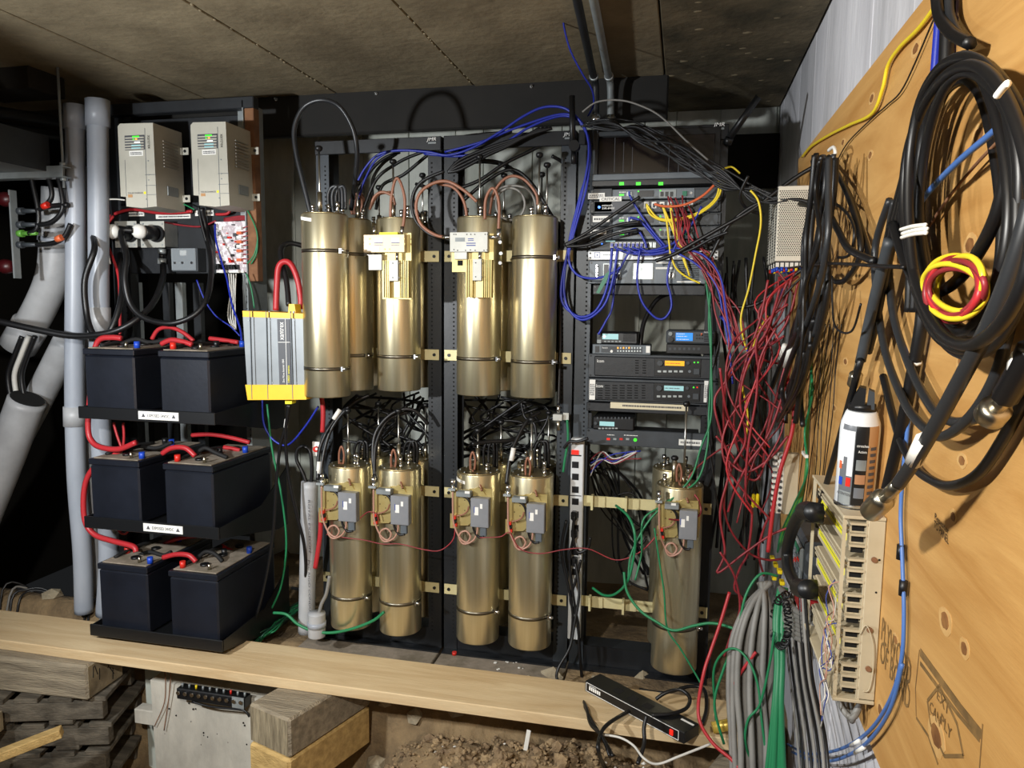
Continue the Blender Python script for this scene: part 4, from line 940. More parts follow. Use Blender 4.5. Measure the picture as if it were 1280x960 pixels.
# smoked cover unit
o = unit('smoked_chassis', 741, 161, 900, 234, 'black_plastic', 'equipment chassis behind a dusty smoked cover at the top of the radio rack', 'chassis')
fc('smoked_cover', 748, 170, 893, 217, YE, .006, 'smoked', o, .002)
fc('cover_frame', 741.5, 164, 748, 220, YE, .016, 'dark_grey', o, .002); fc('cover_frame', 748, 164, 830, 170, YE, .012, 'dark_grey', o, .002)
fc('ledge', 741.5, 218, 896, 226, YE, .035, 'slate', o, .002)
fc('light_strip', 741.5, 226.2, 896, 233, YE, .033, 'black_plastic', o, .001)
for px in (777, 798, 826): fc('indicator_light', px-3, 227.6, px+3, 231.6, YE-.033, .001, 'led_green', o)
for k, px in enumerate((768, 779, 790, 836, 848, 862)):
    fc('card_edge', px, 172+k % 3*6, px+.7, 215, YE-.006, .0008, 'panel_grey', o)
# four line interface shelves and a switch
ys = [(235, 249.4), (249.8, 266), (266.4, 282.4), (282.8, 299.6)]
nmz = ['topmost grey interface shelf, labelled CRITICAL', 'grey router shelf with a blue light and yellow patch leads', 'third grey interface shelf above the network switch', 'lowest grey interface shelf above the network switch']
for k, (y0, y1) in enumerate(ys):
    o = unit(('interface_shelf', 'router_shelf', 'interface_shelf', 'interface_shelf')[k], 737.5, y0, 901, y1, 'dark_grey', nmz[k], 'network unit')
    ym = (y0+y1)/2
    fc('module', 742, y0+1, 765, y1-1, YE, .003, 'dark_grey', o, .001); fc('module', 766, y0+1, 868, y1-1, YE, .002, 'slate', o, .001) if k != 1 else fc('module', 743, y0+1, 868, y1-1, YE, .003, 'panel_grey', o, .001)
    fc('module', 869, y0+1, 898, y1-1, YE, .003, 'dark_grey', o, .001)
    if k != 1:
        fc('indicator_light', 774, ym+.3, 780, ym+2.6, YE-.002, .001, 'led_green', o); scribble(774, ym-3, 782, ym-1, YE-.002, 'white_ink', o, 1, k)
        fc('network_jack', 783.5, ym-2.2, 789.5, ym+3, YE-.002, .003, 'galv', o); fc('plug_tip', 785.4, ym-2.6, 787.6, ym+2.5, YE-.005, .012, 'blue_cable', o)
        fc('serial_port', 797, ym-4, 817, ym+4, YE-.002, .004, 'black_plastic', o); fc('jack_frame', 824, ym-5, 845, ym+5, YE-.002, .003, 'galv_dull', o)
        for q in range(3): fc('jack_hole', 825.5+q*6, ym-2.5, 829.5+q*6, ym+3.5, YE-.005, .001, 'black_plastic', o)
        led(825.5, ym-4, 'led_green', o, YE-.005); fc('terminal_block', 853, ym-3, 858.5, ym+3, YE-.002, .008, 'tape_green', o); scr(864, ym-1, YE-.002, 'chrome', o, .004)
        led(798, ym-3, 'led_green', o, YE-.006)
    else:
        led(749, 259, 'led_blue', o, YE-.003, .005); txtpx('network', 752.5, 255.3, 766, 258, YE-.003, 'white_ink', o); txtpx('SSR-8400', 752.5, 259, 768, 261.6, YE-.003, 'white_ink', o)
        for px in (808, 817.5, 827.5, 837.5):
            fc('network_jack', px-3, 252.5, px+3, 260.5, YE-.003, .004, 'white_label', o); fc('jack_hole', px-1.6, 254.5, px+1.6, 259.5, YE-.007, .001, 'dark_grey', o)
        fc('port_row', 850, 254, 866, 258.5, YE-.003, .004, 'galv', o)
def tag_label(x0, y0, x1, y1, Y, m, label, text=None, rows=1, seed=0, ink='label_ink'):
    o = fc('name_label', x0, y0, x1, y1, Y, .0012, m, None); tagit(o, label, 'label'); px, py = (x1-x0)*.08, (y1-y0)*.2
    if text: txtpx(text, x0+px, y0+py, x1-px, y1-py, Y-.0012, ink, o)
    else: scribble(x0+px, y0+py, x1-px, y1-py, Y-.0012, ink, o, rows, seed)
tag_label(735, 241.4, 756, 248.8, YE-.006, 'white_label', 'two-line white label stuck to the corner of the topmost interface shelf', None, 2, 5)
tag_label(749.5, 246, 777, 251.8, YE-.009, 'white_label', 'white label reading CRITICAL on the topmost interface shelf', 'CRITICAL')
tag_label(741, 270, 762, 277.5, YE-.006, 'white_label', 'white label on the third interface shelf', None, 1, 6)
tag_label(738, 287, 758, 293, YE-.006, 'white_label', 'white label on the lowest interface shelf', None, 1, 7)
o = unit('network_switch', 738, 300, 884, 313, 'dark_grey', 'dark network switch full of blue patch leads', 'switch')
led(752.5, 304.8, 'led_blue', o); fc('badge', 757, 300.8, 769, 302.3, YE, .001, 'lcd_cyan', o)
for q in range(11):
    j = fc('network_jack', 763+q*5.3, 303, 767+q*5.3, 309.5, YE, .004, 'white_label' if q < 9 else 'galv', o); fc('plug_tip', 763.6+q*5.3, 304.4, 766.4+q*5.3, 308.6, YE-.004, .010, 'blue_cable', j) if q < 9 else None
o = unit('blank_panel', 735, 313.2, 898, 325, 'strip_white', 'white rack panel with a small square logo', 'panel', .06)
for (x0, y0, x1, y1) in [(743, 315.4, 750.2, 316), (743, 321.6, 750.2, 322.2), (743, 315.4, 743.6, 322.2), (749.6, 315.4, 750.2, 322.2), (745.8, 318, 747.4, 319.6)]: fc('logo', x0, y0, x1, y1, YE, .0007, 'blue_ink', o)
scribble(754, 317.5, 768, 319.6, YE, 'galv_dull', o, 1, 3)
o = unit('display_unit', 736, 325.4, 888, 355, 'slate', 'grey rack unit with a bright white screen', 'display')
fc('screen_frame', 790.5, 328, 817, 350, YE, .002, 'galv_dull', o); fc('screen', 791.8, 329.4, 815.8, 348.6, YE-.002, .001, 'lcd_white', o)
for (x0, y0, x1, y1) in [(753.5, 329, 762, 350.5), (766.5, 328.5, 775.8, 338.5), (766.5, 340.8, 775.8, 350.5)]:
    fc('socket_frame', x0, y0, x1, y1, YE, .003, 'galv', o, .001); fc('socket_hole', x0+1.3, y0+1.6, x1-1.3, y1-1.6, YE-.003, .001, 'black_plastic', o)
fc('handle', 745.6, 331, 747.2, 346, YE, .012, 'chrome', o)
fc('socket_frame', 835.5, 337.5, 844, 348.8, YE, .003, 'galv_dull', o, .001); scr(839, 344, YE-.003, 'chrome', o, .010, .006, 'round_jack')
fc('text_strip', 820, 327.2, 840, 329.6, YE, .001, 'white_label', o); fc('text_strip', 819.5, 334, 841, 336.4, YE, .001, 'white_label', o)
for q in range(9): fc('vent_slot', 848+q*.6, 330+q*2.4, 874, 331+q*2.4, YE, .0008, 'hole', o)
fc('badge', 846, 351.6, 876, 353, YE, .0008, 'white_ink', o)
o = unit('rack_shelf', 741, 356, 882, 369, 'steel_black', 'empty black rack shelf under the display unit', 'shelf', .25)
# mobile radios
def rbody(name, x0, y0, x1, y1, Y, dep, m, label, cat, c=.005):
    X0, X1, Z0, Z1 = RY(x0, y0, x1, y1, Y); o = thing(name, ((X0+X1)/2, Y+dep/2, Z0), label, cat)
    bx('body', (X0+.003, Y+.012, Z0+.002), (X1-.003, Y+dep, Z1-.002), 'steel_black', o, .003); bx('faceplate', (X0, Y, Z0), (X1, Y+.012, Z1), m, o, c); return o
YR = 2.575
o = rbody('mobile_radio', 744.5, 415, 797.5, 430.4, YR, .15, 'black_plastic', 'small black mobile radio with a pale display on the grey signalling box', 'radio')
fc('display', 753, 417.3, 773, 424.2, YR, .001, 'lcd_cyan', o); led(755.5, 420.6, 'lcd_white', o, YR-.001, .005)
scr(749, 418.6, YR, 'dark_grey', o, .007, .01, 'knob'); fc('mic_jack', 746.5, 424.5, 751.5, 429, YR, .003, 'galv_dull', o)
for q in range(5): fc('button', 755+q*4.6, 426, 758+q*4.6, 427.6, YR, .002, 'galv_dull', o)
for q in range(5): fc('speaker_slot', 779, 417.5+q*2, 794, 418.3+q*2, YR, .0008, 'hole', o)
o = rbody('signalling_box', 740.5, 430.8, 813.5, 443, YR, .15, 'slate', 'grey signalling box with rows of small lights under the mobile radio', 'control box', .002)
fc('panel', 751.5, 432.8, 803, 441.2, YR, .001, 'dark_grey', o); fc('badge', 744, 432.5, 749, 440.5, YR, .002, 'black_plastic', o); fc('badge', 807.5, 432.6, 812.5, 441, YR, .001, 'white_label', o)
txtpx('Icom', 753, 433.5, 759.5, 435.6, YR-.001, 'white_ink', o)
for q in range(9):
    fc('indicator_light', 771.5+q*3.5, 433.8, 773.3+q*3.5, 436, YR-.001, .001, 'led_amber' if q in (0, 2, 4) else 'galv', o); fc('button', 771.5+q*3.5, 437.8, 773.3+q*3.5, 439.8, YR-.001, .001, 'galv', o)
scr(764.5, 439, YR-.001, 'white_label', o, .005, .003, 'knob')
o = rbody('mobile_radio', 832.5, 413, 894, 430, 2.555, .17, 'dark_grey', 'mobile radio with a bright blue display on top of the repeaters', 'radio')
fc('display', 844.6, 416, 866, 426, 2.555, .001, 'lcd_blue', o)
for q, yy in enumerate((417.4, 420.4, 424.2)): scribble(845.6, yy-.7, 856+q*3, yy+.7, 2.554, 'white_ink', o, 1, q)
scr(838, 417.2, 2.555, 'galv_dull', o, .007, .008, 'knob'); scr(838.5, 424, 2.555, 'black_plastic', o, .009, .012, 'knob')
for q in range(6): fc('button', 870+q % 3*3.3, 418+q//3*4, 872+q % 3*3.3, 420+q//3*4, 2.555, .002, 'black_plastic', o)
fc('button', 876, 416.5, 878, 419.6, 2.555, .002, 'orange_cable', o); txtpx('Icom', 880, 414.2, 886, 415.8, 2.555, 'white_ink', o)
for q in range(5): fc('speaker_slot', 880, 418+q*2, 892, 418.8+q*2, 2.555, .0008, 'hole', o)
fc('bracket', 833, 430.4, 890, 442.4, 2.575, 0, 'black_plastic', o, .002, .12)
for q in range(7): fc('cooling_fin', 836+q*6, 434.5, 839+q*6, 437.6, 2.575, .001, 'dark_grey', o)
# repeaters
def repeater(x0, y0, x1, y1, lcd, label, open_slots):
    o = unit('repeater', x0, y0, x1, y1, 'dark_grey', label, 'repeater', .25); h = y1-y0
    fc('bezel', x0+8, y0+3, x1-10, y1-2.5, YE, .008, 'steel_black', o, .003); Y = YE-.008
    txtpx('Icom', x0+11.5, y0+5.5, x0+20, y0+9.5, Y, 'white_ink', o)
    for r in range(6):
        for c in range(7):
            xx = x0+13+c*9.2; yy = y0+6.5+r*3.1
            if r == 0 and c == 0: continue
            fc('grille_slot', xx, yy, xx+(6.2 if c < 5 else 4.4), yy+1.2, Y, .0007, 'hole' if open_slots or c > 4 else 'rack_black', o)
    cp = fc('control_panel', x0+83, y0+4.5, x0+141, y1-3.5, Y, .003, 'black_plastic', o, .001); Yc = Y-.003
    scr(x0+90, y0+10, Yc, 'dark_grey', o, .010, .012, 'dial'); scr(x0+125, y0+10, Yc, 'dark_grey', o, .006, .008, 'dial')
    fc('display', x0+96, y0+7.5, x0+120.5, y0+13.6, Yc, .001, lcd, o); scribble(x0+98, y0+9.6, x0+116, y0+11.6, Yc-.001, 'slate' if lcd != 'lcd_orange' else 'orange_cable', o, 1, 9)
    for q in range(5): fc('button', x0+87+q*6.8, y0+19.4, x0+91.4+q*6.8, y0+21.8, Yc, .002, 'galv', o)
    scr(x0+127, y0+20.6, Yc, 'slate', o, .005, .004, 'jack'); fc('mic_socket', x0+132, y0+17, x0+139.5, y0+24.6, Yc, .003, 'dark_grey', o, .001)
    led(x0+133, y0+9.4, 'led_green', o, Yc); led(x0+137.5, y0+9.4, 'led_red' if open_slots else 'led_green', o, Yc)
repeater(735, 443.6, 899, 474.2, 'lcd_orange', 'black repeater with an orange display', False)
repeater(734, 474.8, 898, 504.6, 'lcd_cyan', 'black repeater with a pale display and white side labels', True)
tag_label(736.8, 474.5, 744, 499.5, YE-.010, 'white_label', 'upright white label at the post side of the lower repeater', None, 9, 1); tag_label(880, 476, 888.6, 503, YE-.010, 'white_label', 'upright white label at the wire tangle side of the lower repeater', None, 9, 2)
o = unit('rack_shelf', 733, 505.4, 888, 517, 'steel_black', 'black rack shelf with a long cream label strip', 'shelf', .25)
mk('label_strip', MB().box((RY(763, 505, 860, 512, YE)[0], YE-.0015, RY(763, 504.5, 860, 512, YE)[2]), (RY(763, 505, 860, 512, YE)[1], YE, RY(763, 504.5, 860, 512, YE)[3])), 'cream_label', o)
scribble(778, 506.4, 852, 510.2, YE-.0016, 'label_ink', o, 1, 4)
for s in (735.5, 886): fc('shelf_gusset', s-2, 516, s+4, 535, YE+.02, .003, 'steel_black', o)
o = rbody('mobile_radio', 740.5, 521, 793, 538, YR, .15, 'black_plastic', 'small black mobile radio under the long-labelled shelf', 'radio')
fc('display', 749.5, 527, 768, 532.5, YR, .001, 'lcd_cyan', o); scr(744.8, 528.5, YR, 'dark_grey', o, .006, .01, 'knob')
for q in range(6): fc('button', 748+q*4.2, 534.6, 751+q*4.2, 536.2, YR, .002, 'galv', o)
for q in range(10): fc('cooling_fin', 746+q*4.4, 521.2, 748+q*4.4, 524, YR, .002, 'dark_grey', o)
o = unit('alarm_panel', 732.5, 538.6, 886, 559.5, 'dark_grey', 'dark alarm panel with one green light and a white label', 'panel', .1)
led(794, 549.8, 'led_green', o, YE, .0065); scribble(759, 542.8, 768, 544.4, YE, 'white_ink', o, 1, 1); scribble(780, 543.5, 797, 545, YE, 'white_ink', o, 1, 2)
for q, mm in enumerate(('led_red', 'galv', 'red_cap', 'galv')): fc('indicator', 758.5+q*8, 547.5, 762.5+q*8, 550, YE, .002, mm, o)
tag_label(848.5, 549.5, 877, 557, YE-.003, 'white_label', 'small white label on the dark alarm panel', None, 1, 8)
# vertical power strip
def strip(label):
    YS = 2.57; a, b = RY(711, 548, 727, 850, YS)[:2]; z0, z1 = RY(711, 548, 727, 800, YS)[2:]
    o = thing('power_strip', ((a+b)/2, YS+.015, z0), label, 'power strip')
    mk('strip_body', MB().box((a, YS, z0), (b, YS+.028, z1), 0, .003), 'strip_white', o)
    fc('indicator_switch', 714.5, 562.5, 723.5, 568, YS, .004, 'led_red', o); scr(720, 555.5, YS, 'galv_dull', o, .003)
    fc('seam', 711.4, 568.5, 726.6, 570, YS, .001, 'black_plastic', o); fc('seam', 711.4, 619, 726.6, 620, YS, .001, 'black_plastic', o)
    for k, py in enumerate((581, 596, 612, 627, 643, 660, 690, 715)): fc('outlet', 715, py-4, 723.4, py+4, YS, .001, 'black_plastic', o, .0)
    for k, (py) in enumerate((643, 665, 700)): 
        q = PY(718.5, py, YS); mk('plug', MB().box((q.x-.011, YS-.028, q.z-.016), (q.x+.011, YS-.001, q.z+.016), 0, .005), 'black_plastic', o)
    return o
strip('white upright power strip with black outlets between the racks')
g = 'black cords hanging from the power strip'
for k, pts in enumerate([[(718, 645), (716, 670), (722, 690), (735, 685), (738, 672)], [(718, 668), (712, 700), (716, 740), (722, 780), (726, 830), (728, 850)], [(719, 703), (724, 740), (718, 780), (712, 810), (698, 835), (697, 850), (712, 862), (735, 872)], [(708, 650), (702, 690), (712, 740), (716, 770), (714, 800)], [(705, 560), (712, 552), (722, 552), (735, 548)], [(726, 700), (720, 725), (713, 750), (722, 775), (724, 810), (727, 845)]]):
    wire('cable', 'black_cable', .0055, pts, [2.54, 2.52] if k != 2 else [2.54, 2.36], 'black cord hanging down along the white power strip', 'cable', g)

# ================================================================== RIGHT WALL
ply = mk('plywood_board', MB().box((.362, -.7, .48), (.3795, 2.72, 1.78), 0, .0015), 'plywood', None, 'large plywood backboard fixed to the white concrete wall', 'board')
XP = .362
rr = random.Random(4)
for i, (px, py, a, b) in enumerate([(1224, 169, .030, .018), (1145, 61, .03, .016), (1090, 123, .028, .014), (1088, 194, .026, .013), (1054, 178, .026, .012), (1213, 306, .028, .018), (1203, 453, .026, .017), (1203, 576, .02, .012), (1182, 776, .030, .022), (1192, 646, .016, .012), (1206, 811, .02, .016), (1057, 452, .03, .012), (1043, 510, .03, .012), (1040, 600, .03, .012), (1120, 800, .02, .012), (1101, 888, .028, .018), (1171, 920, .04, .03)]):
    p = PX(px, py, XP)
    for m, s, l in (('knot_ring', .85, .0006), ('knot', .5, .0012)):
        P = [(XP-l, p.y+a*s*math.cos(t)*rr.uniform(.9, 1.1), p.z+b*s*math.sin(t)*rr.uniform(.9, 1.1)) for t in [2*math.pi*q/14 for q in range(14)]]
        mk('knot', MB().prism(P, (l, 0, 0)), m, ply)
def ptxt(s, x0, y0, x1, y1, h, m):
    a, b = PX(x0, y0, XP), PX(x1, y1, XP); d = b-a
    return txt(s, (a+b)/2, h, d, Vector((0, 0, 1)), m, ply, d.length, lift=.0012)
# printed stamps on the board
a = PX(1107, 785, XP)
for s, (x0, y0, x1, y1), h in [('PLYWOOD', (1103, 783, 1139, 846), .042), ('OF BOND', (1101, 815, 1138, 872), .040)]:
    A, B = PX(x0, y0, XP), PX(x1, y1, XP); txt(s, ((A+B)/2), h, (0, -1, 0), (0, 0, 1), 'ink', ply, abs(A.y-B.y), lift=.001)
for s, (x0, y0, x1, y1), h in [('Repeater', (1169, 649, 1187, 662), .011), ('TO PANEL', (1168, 658, 1187, 672), .011)]:
    A, B = PX(x0, y0, XP), PX(x1, y1, XP); txt(s, ((A+B)/2), h, (0, -1, -.1), (0, 0, 1), 'marker', ply, abs(A.y-B.y), lift=.001)
def pline(pts, wd, m='ink', closed=False):
    P = [PX(x, y, XP-.0008) for x, y in pts]
    for i in range(len(P)-(0 if closed else 1)):
        A, B = P[i], P[(i+1) % len(P)]; d = (B-A).normalized(); n = Vector((0, -d.z, d.y))*wd/2
        mk('printed_line', MB().prism([A-n, A+n, B+n, B-n], (.0006, 0, 0)), m, ply)
pline([(1150, 815), (1200, 885), (1226, 918)], .012); pline([(1150, 829), (1195, 890), (1224, 925)], .006); pline([(1149, 812), (1144, 860), (1145, 895)], .002)
pline([(1174, 857), (1159, 876), (1163, 905), (1180, 945), (1204, 945), (1196, 905)], .005, closed=True)
for s, (x0, y0, x1, y1), h in [('CAN', (1163, 882, 1176, 902), .016), ('PLY', (1177, 897, 1190, 920), .016), ('EXT', (1172, 868, 1187, 888), .014)]:
    A, B = PX(x0, y0, XP), PX(x1, y1, XP); txt(s, ((A+B)/2), h, (0, -1, 0), (0, 0, 1), 'ink', ply, abs(A.y-B.y), lift=.001)
pline([(1145, 897), (1160, 920), (1172, 955)], .004); pline([(1228, 905), (1224, 960)], .002)

# ------------------------------------------------------------------ power supplies
for k in range(4):
    y0 = 2.43+k*.062; z0, z1 = 1.42, 1.648
    o = thing('power_supply', (.315, y0+.027, z0), ['perforated metal power supply, outermost of four by the plywood end', 'second perforated power supply in the row of four', 'third perforated power supply in the row of four', 'last perforated power supply, next to the back wall'][k], 'power supply', 'power supplies on the plywood')
    bx('case', (.27, y0, z0), (.361, y0+.052, z1), 'perf_metal', o, .002)
    mb = MB()
    if k == 0:
        r, zz = 0, z0+.018
        while zz < z1-.014:
            x = .276+(.003 if r % 2 else 0)
            while x < .357: mb.cyl((x, y0, zz), (x, y0-.0006, zz), .0021, n=6, sm=False); x += .0062
            zz += .0054; r += 1
    zz = z0+.015
    while zz < z1-.012:
        for yy in (y0+.014, y0+.026, y0+.038): mb.box((.2694, yy-.0028, zz-.0022), (.27, yy+.0028, zz+.0022))
        zz += .009
    mk('perforation', mb, 'hole', o, kind='stuff')
    bx('terminal_row', (.272, y0+.004, z0-.018), (.355, y0+.03, z0), 'black_plastic', o)
    for q in range(6):
        xx = .278+q*.014; mk('terminal', MB().box((xx-.005, y0+.001, z0-.017), (xx+.005, y0+.004, z0-.004)), 'terminal_white', o)
        m1 = MB(); m1.cyl((xx, y0+.003, z0-.030), (xx, y0+.004, z0-.018), .0045, n=8); mk('crimp', m1, ['blue_cap', 'blue_cap', 'blue_cap', 'red_cap', 'yellow_plastic', 'blue_cap'][(q+k) % 6], o)

# ------------------------------------------------------------------ punch-down block
by0, by1, bz0, bz1 = 1.385, 1.70, .572, .905
o = thing('punch_block', (.33, 1.545, bz0), 'cream telephone punch-down block with yellow label strips on the plywood', 'terminal block')
bx('side_plate', (.333, by0-.004, bz0), (.361, by0, bz1), 'cream_plastic', o, .001)
bx('side_plate', (.333, by1, bz0), (.361, by1+.004, bz1), 'cream_plastic', o, .001)
bx('back_plate', (.352, by0, bz0), (.361, by1, bz1), 'cream_plastic', o)
for yy in (by0+.002, by1-.006): bx('rail', (.292, yy, bz0-.004), (.298, yy+.006, bz1+.004), 'cream_plastic', o)
bx('rail', (.330, by0-.003, bz0-.006), (.336, by0+.003, bz1+.004), 'cream_plastic', o)
for zz in (bz0-.008, bz1+.001): bx('cross_bar', (.29, by0-.006, zz), (.361, by1+.006, zz+.006), 'cream_plastic', o, .001)
for r in range(5):
    zc = bz1-.036-r*.066
    bl = bx('connector_block', (.305, by0+.008, zc-.026), (.35, by1-.008, zc+.020), 'cream_plastic', o, .002)
    if r < 4: mk('yellow_strip', MB().box((.3035, by0+.03, zc-.013), (.305, by1-.03, zc+.004)), 'yellow_label', bl); mk('strip_line', MB().box((.3031, by0+.05, zc-.0052), (.3035, by1-.05, zc-.0038)), 'label_ink', bl)
    for q in range(2): mk('block_rib', MB().box((.300, by0+.012, zc+.006+q*.008), (.305, by1-.012, zc+.010+q*.008)), 'cream_plastic', bl)
    for q in range(3):
        zq = zc-.022+q*.02
        mk('slot', MB().box((.308, by0+.0065, zq-.005), (.328, by0+.0085, zq+.006)), 'hole', bl)
        mk('finger', MB().box((.303, by0-.004, zq+.008), (.332, by0+.008, zq+.012)), 'cream_plastic', bl)
    mk('end_clip', MB().box((.299, by1-.02, zc-.004), (.305, by1-.008, zc+.012)), 'black_plastic', bl)
for (x, z) in ((.345, bz1-.07), (.345, bz1-.20), (.347, bz0+.06)):
    m1 = MB(); m1.cyl((x, by0-.004, z), (x, by0-.008, z), .005, n=10); mk('screw', m1, 'rust_shade', o)
for (x, z) in ((.354, bz1-.07), (.352, bz1-.13)):
    m1 = MB(); m1.cyl((x, by0-.004, z), (x, by0-.0045, z), .002, n=8); mk('hole', m1, 'hole', o)
rr = random.Random(8)
for k in range(9):
    z = bz0+.05+k*.02; P = [Vector((.300, by0+.02+.02*(k % 4), z))]
    for q in range(5): P.append(Vector((.285-rr.uniform(0, .012), by0-.005+rr.uniform(-.01, .06), z-.012-q*.03+rr.uniform(-.01, .01))))
    mk('jumper_wire', MB().tube(catmull(P, 4), .0012, 5), ['white_cable', 'blue_ink', 'pink_cable'][k % 3], None, ['white', 'blue', 'pinkish'][k % 3]+' jumper wire threaded down the punch-down block', 'wire', ['white', 'blue', 'pink'][k % 3]+' jumper wires on the punch-down block', fixn=False)
P = [Vector((.33, by0-.006, bz1-.21)), Vector((.338, by0-.01, bz1-.19)), Vector((.35, by0-.012, bz1-.22)), Vector((.354, by0-.010, bz1-.27)), Vector((.35, by0-.009, bz1-.31)), Vector((.34, by0-.008, bz1-.315))]
mk('jumper_wire', MB().tube(catmull(P, 5), .0012, 5), 'cream_plastic', None, 'pale wire arching over the end plate of the punch-down block', 'wire', fixn=False)
for k in range(3):
    P = [Vector((.31+k*.012, by0+.06, bz0)), Vector((.318+k*.01, by0+.05, bz0-.045-.01*k)), Vector((.335, by0+.03, bz0-.055)), Vector((.35, by0+.04, bz0-.02)), Vector((.355, by0+.06, bz0+.03))]
    mk('loop_cable', MB().tube(catmull(P, 5), .006, 8), 'grey_cable', None, 'grey cable looping under the punch-down block', 'cable', 'grey loops under the punch-down block', fixn=False)

# ------------------------------------------------------------------ spray can
A = Vector((.322, 1.455, bz1+.0085)); AX = (PX(1078, 500, .322)-PX(1062, 640, .322)).normalized(); AX = Vector((0, AX.y*.55, AX.z)).normalized()
o = thing('spray_can', A, 'black and white spray can standing on the punch-down block', 'spray can')
a0 = AX.orthogonal().normalized(); a0 = Vector((1, 0, 0)); b0 = AX.cross(a0).normalized(); a0 = b0.cross(AX)
prof = [(.031, 0), (.034, .003), (.034, .150), (.033, .160), (.027, .178), (.024, .183)]
mb = MB(); n = 48; k = len(prof); vs = []
for i in range(n):
    t = 2*math.pi*i/n; d = a0*math.cos(t)+b0*math.sin(t); vs += [A+d*r+AX*h for r, h in prof]
mb.add(vs, [])
view = (Vector((0, 0, 1.28))-A); va = math.atan2(view.dot(b0), view.dot(a0))
for i in range(n):
    j = (i+1) % n; th = ((2*math.pi*(i+.5)/n-va+math.pi) % (2*math.pi))-math.pi     # angle from the viewer-facing line
    for q in range(k-1):
        m = 0
        if q <= 2: m = 1 if -.15 < th < .55 else (2 if -.95 < th <= -.15 else (3 if th > .55 and th < 1.2 else 0))
        if q == 0: m = 1
        mb.f.append([i*k+q, j*k+q, j*k+q+1, i*k+q+1]); mb.mi.append([0, 1, 4, 2][m]); mb.sm.append(True)
mb.f.append([i*k for i in range(n)]); mb.mi.append(0); mb.sm.append(False); mb.f.append([i*k+k-1 for i in range(n)]); mb.mi.append(0); mb.sm.append(False)
body = mk('can_body', mb, ['can_white', 'can_black', 'can_tan', 'can_grey', 'can_grey'], o)
mb = MB(); mb.lathe(A, [(0, .001), (.034, 0), (.0352, .004), (.034, .008)], 32, 0, AX); mk('can_rim', mb, 'chrome', o)
def canpt(th, h, r=.0343):
    t = va+th; return A+(a0*math.cos(t)+b0*math.sin(t))*r+AX*h, (a0*math.cos(t)+b0*math.sin(t)), (-a0*math.sin(t)+b0*math.cos(t))
sgn = 1
def cantxt(s, th, h, hh, wd, m):
    p, nn, tt = canpt(th, h); R = AX.cross(nn); txt(s, p, hh, R, AX, m, o, wd, lift=.0012)
def patch(th0, th1, h0, h1, m, nm='can_print'):
    P = []; 
    for q in range(7): P.append(canpt(th0+(th1-th0)*q/6, h0, .0346)[0])
    for q in range(7): P.append(canpt(th1+(th0-th1)*q/6, h1, .0346)[0])
    mb = MB(); mb.add(P, [[q, q+1, 12-q, 13-q] for q in range(6)], 0, True); mk(nm, mb, m, o)
patch(-1.3, -.72, .085, .15, 'can_white'); patch(-.72, -.2, .10, .15, 'can_white'); patch(-.5, -.2, .065, .10, 'can_white')
patch(-.05, .45, .025, .045, 'can_grey'); patch(-.05, .45, .052, .070, 'skin_photo'); patch(-.05, .45, .078, .098, 'galv_dull')
patch(-.85, -.2, .010, .035, 'galv_dull'); patch(-.5, -.25, .045, .062, 'red_cap'); patch(-.95, -.7, .045, .060, 'blue_cap'); patch(-1.0, -.8, .075, .09, 'orange_cable')
cantxt('ATTENTION', -.55, .030, .005, .026, 'label_ink'); cantxt('stretches', .2, .125, .005, .020, 'white_ink'); cantxt('Action', .2, .114, .005, .014, 'white_ink')
for q in range(9): patch(.62, 1.0, .02+q*.012, .026+q*.012, 'label_ink')
TP = A+AX*.183
mb = MB(); mb.lathe(TP, [(0, 0), (.024, 0), (.023, .012), (.0, .012)], 20, 0, AX); mk('cap_base', mb, 'black_plastic', o)
nn = canpt(0, 0)[1]; R = AX.cross(nn)
mb = MB(); mb.prism([TP+R*-.020+AX*.008, TP+R*.004+AX*.008, TP+R*.004+AX*.044, TP+R*-.006+AX*.046, TP+R*-.014+AX*.030], nn*.02); mk('nozzle', mb, 'black_plastic', o)
mb = MB(); mb.prism([TP+R*.007+AX*.006, TP+R*.020+AX*.006, TP+R*.018+AX*.038, TP+R*.008+AX*.042], nn*.018); mk('trigger', mb, 'dark_grey', o)

# ------------------------------------------------------------------ telephone
o = thing('telephone', PX(1018, 745, .34), 'grey keypad telephone body with a green display on the plywood', 'telephone')
zb, zt2 = PX(1020, 745, .33).z, PX(1010, 650, .33).z
bx('body', (.296, 1.775, zb), (.361, 1.985, zt2), 'dark_grey', o, .006); bx('face', (.286, 1.785, zb+.01), (.296, 1.93, zt2-.02), 'galv_dull', o, .003)
bx('display', (.2845, 1.80, zt2-.045), (.286, 1.86, zt2-.022), 'tape_green', o)
for r in range(7):
    for c in range(3): bx('key', (.2832, 1.795+c*.035, zb+.018+r*.013), (.286, 1.815+c*.035, zb+.026+r*.013), 'can_grey' if (r+c) % 5 else 'red_cap', o, .001)
hs = thing('telephone_handset', PX(1000, 742, .26), 'curved black telephone handset hooked over the keypad', 'handset')
P = path([(1018, 640), (1004, 640), (991, 660), (984, 690), (987, 715), (997, 733), (1010, 737)], .125, 8)
rad = [.019 if (i < 8 or i > len(P)-9) else .013 for i in range(len(P))]
mk('handle', MB().tube(P, rad, 14), 'black_plastic', hs)
for px, py in ((1014, 641), (1007, 736)):
    p = PX(px-3, py, XW-.12); m1 = MB(); m1.cyl(p-Vector((.008, 0, 0)), p+Vector((.026, 0, 0)), .019, .021, n=16); mk('earpiece', m1, 'black_plastic', hs)
c0 = path([(985, 742), (972, 752), (966, 775), (968, 798), (976, 808), (984, 795), (985, 770), (982, 752)], .10, 30)
P = []
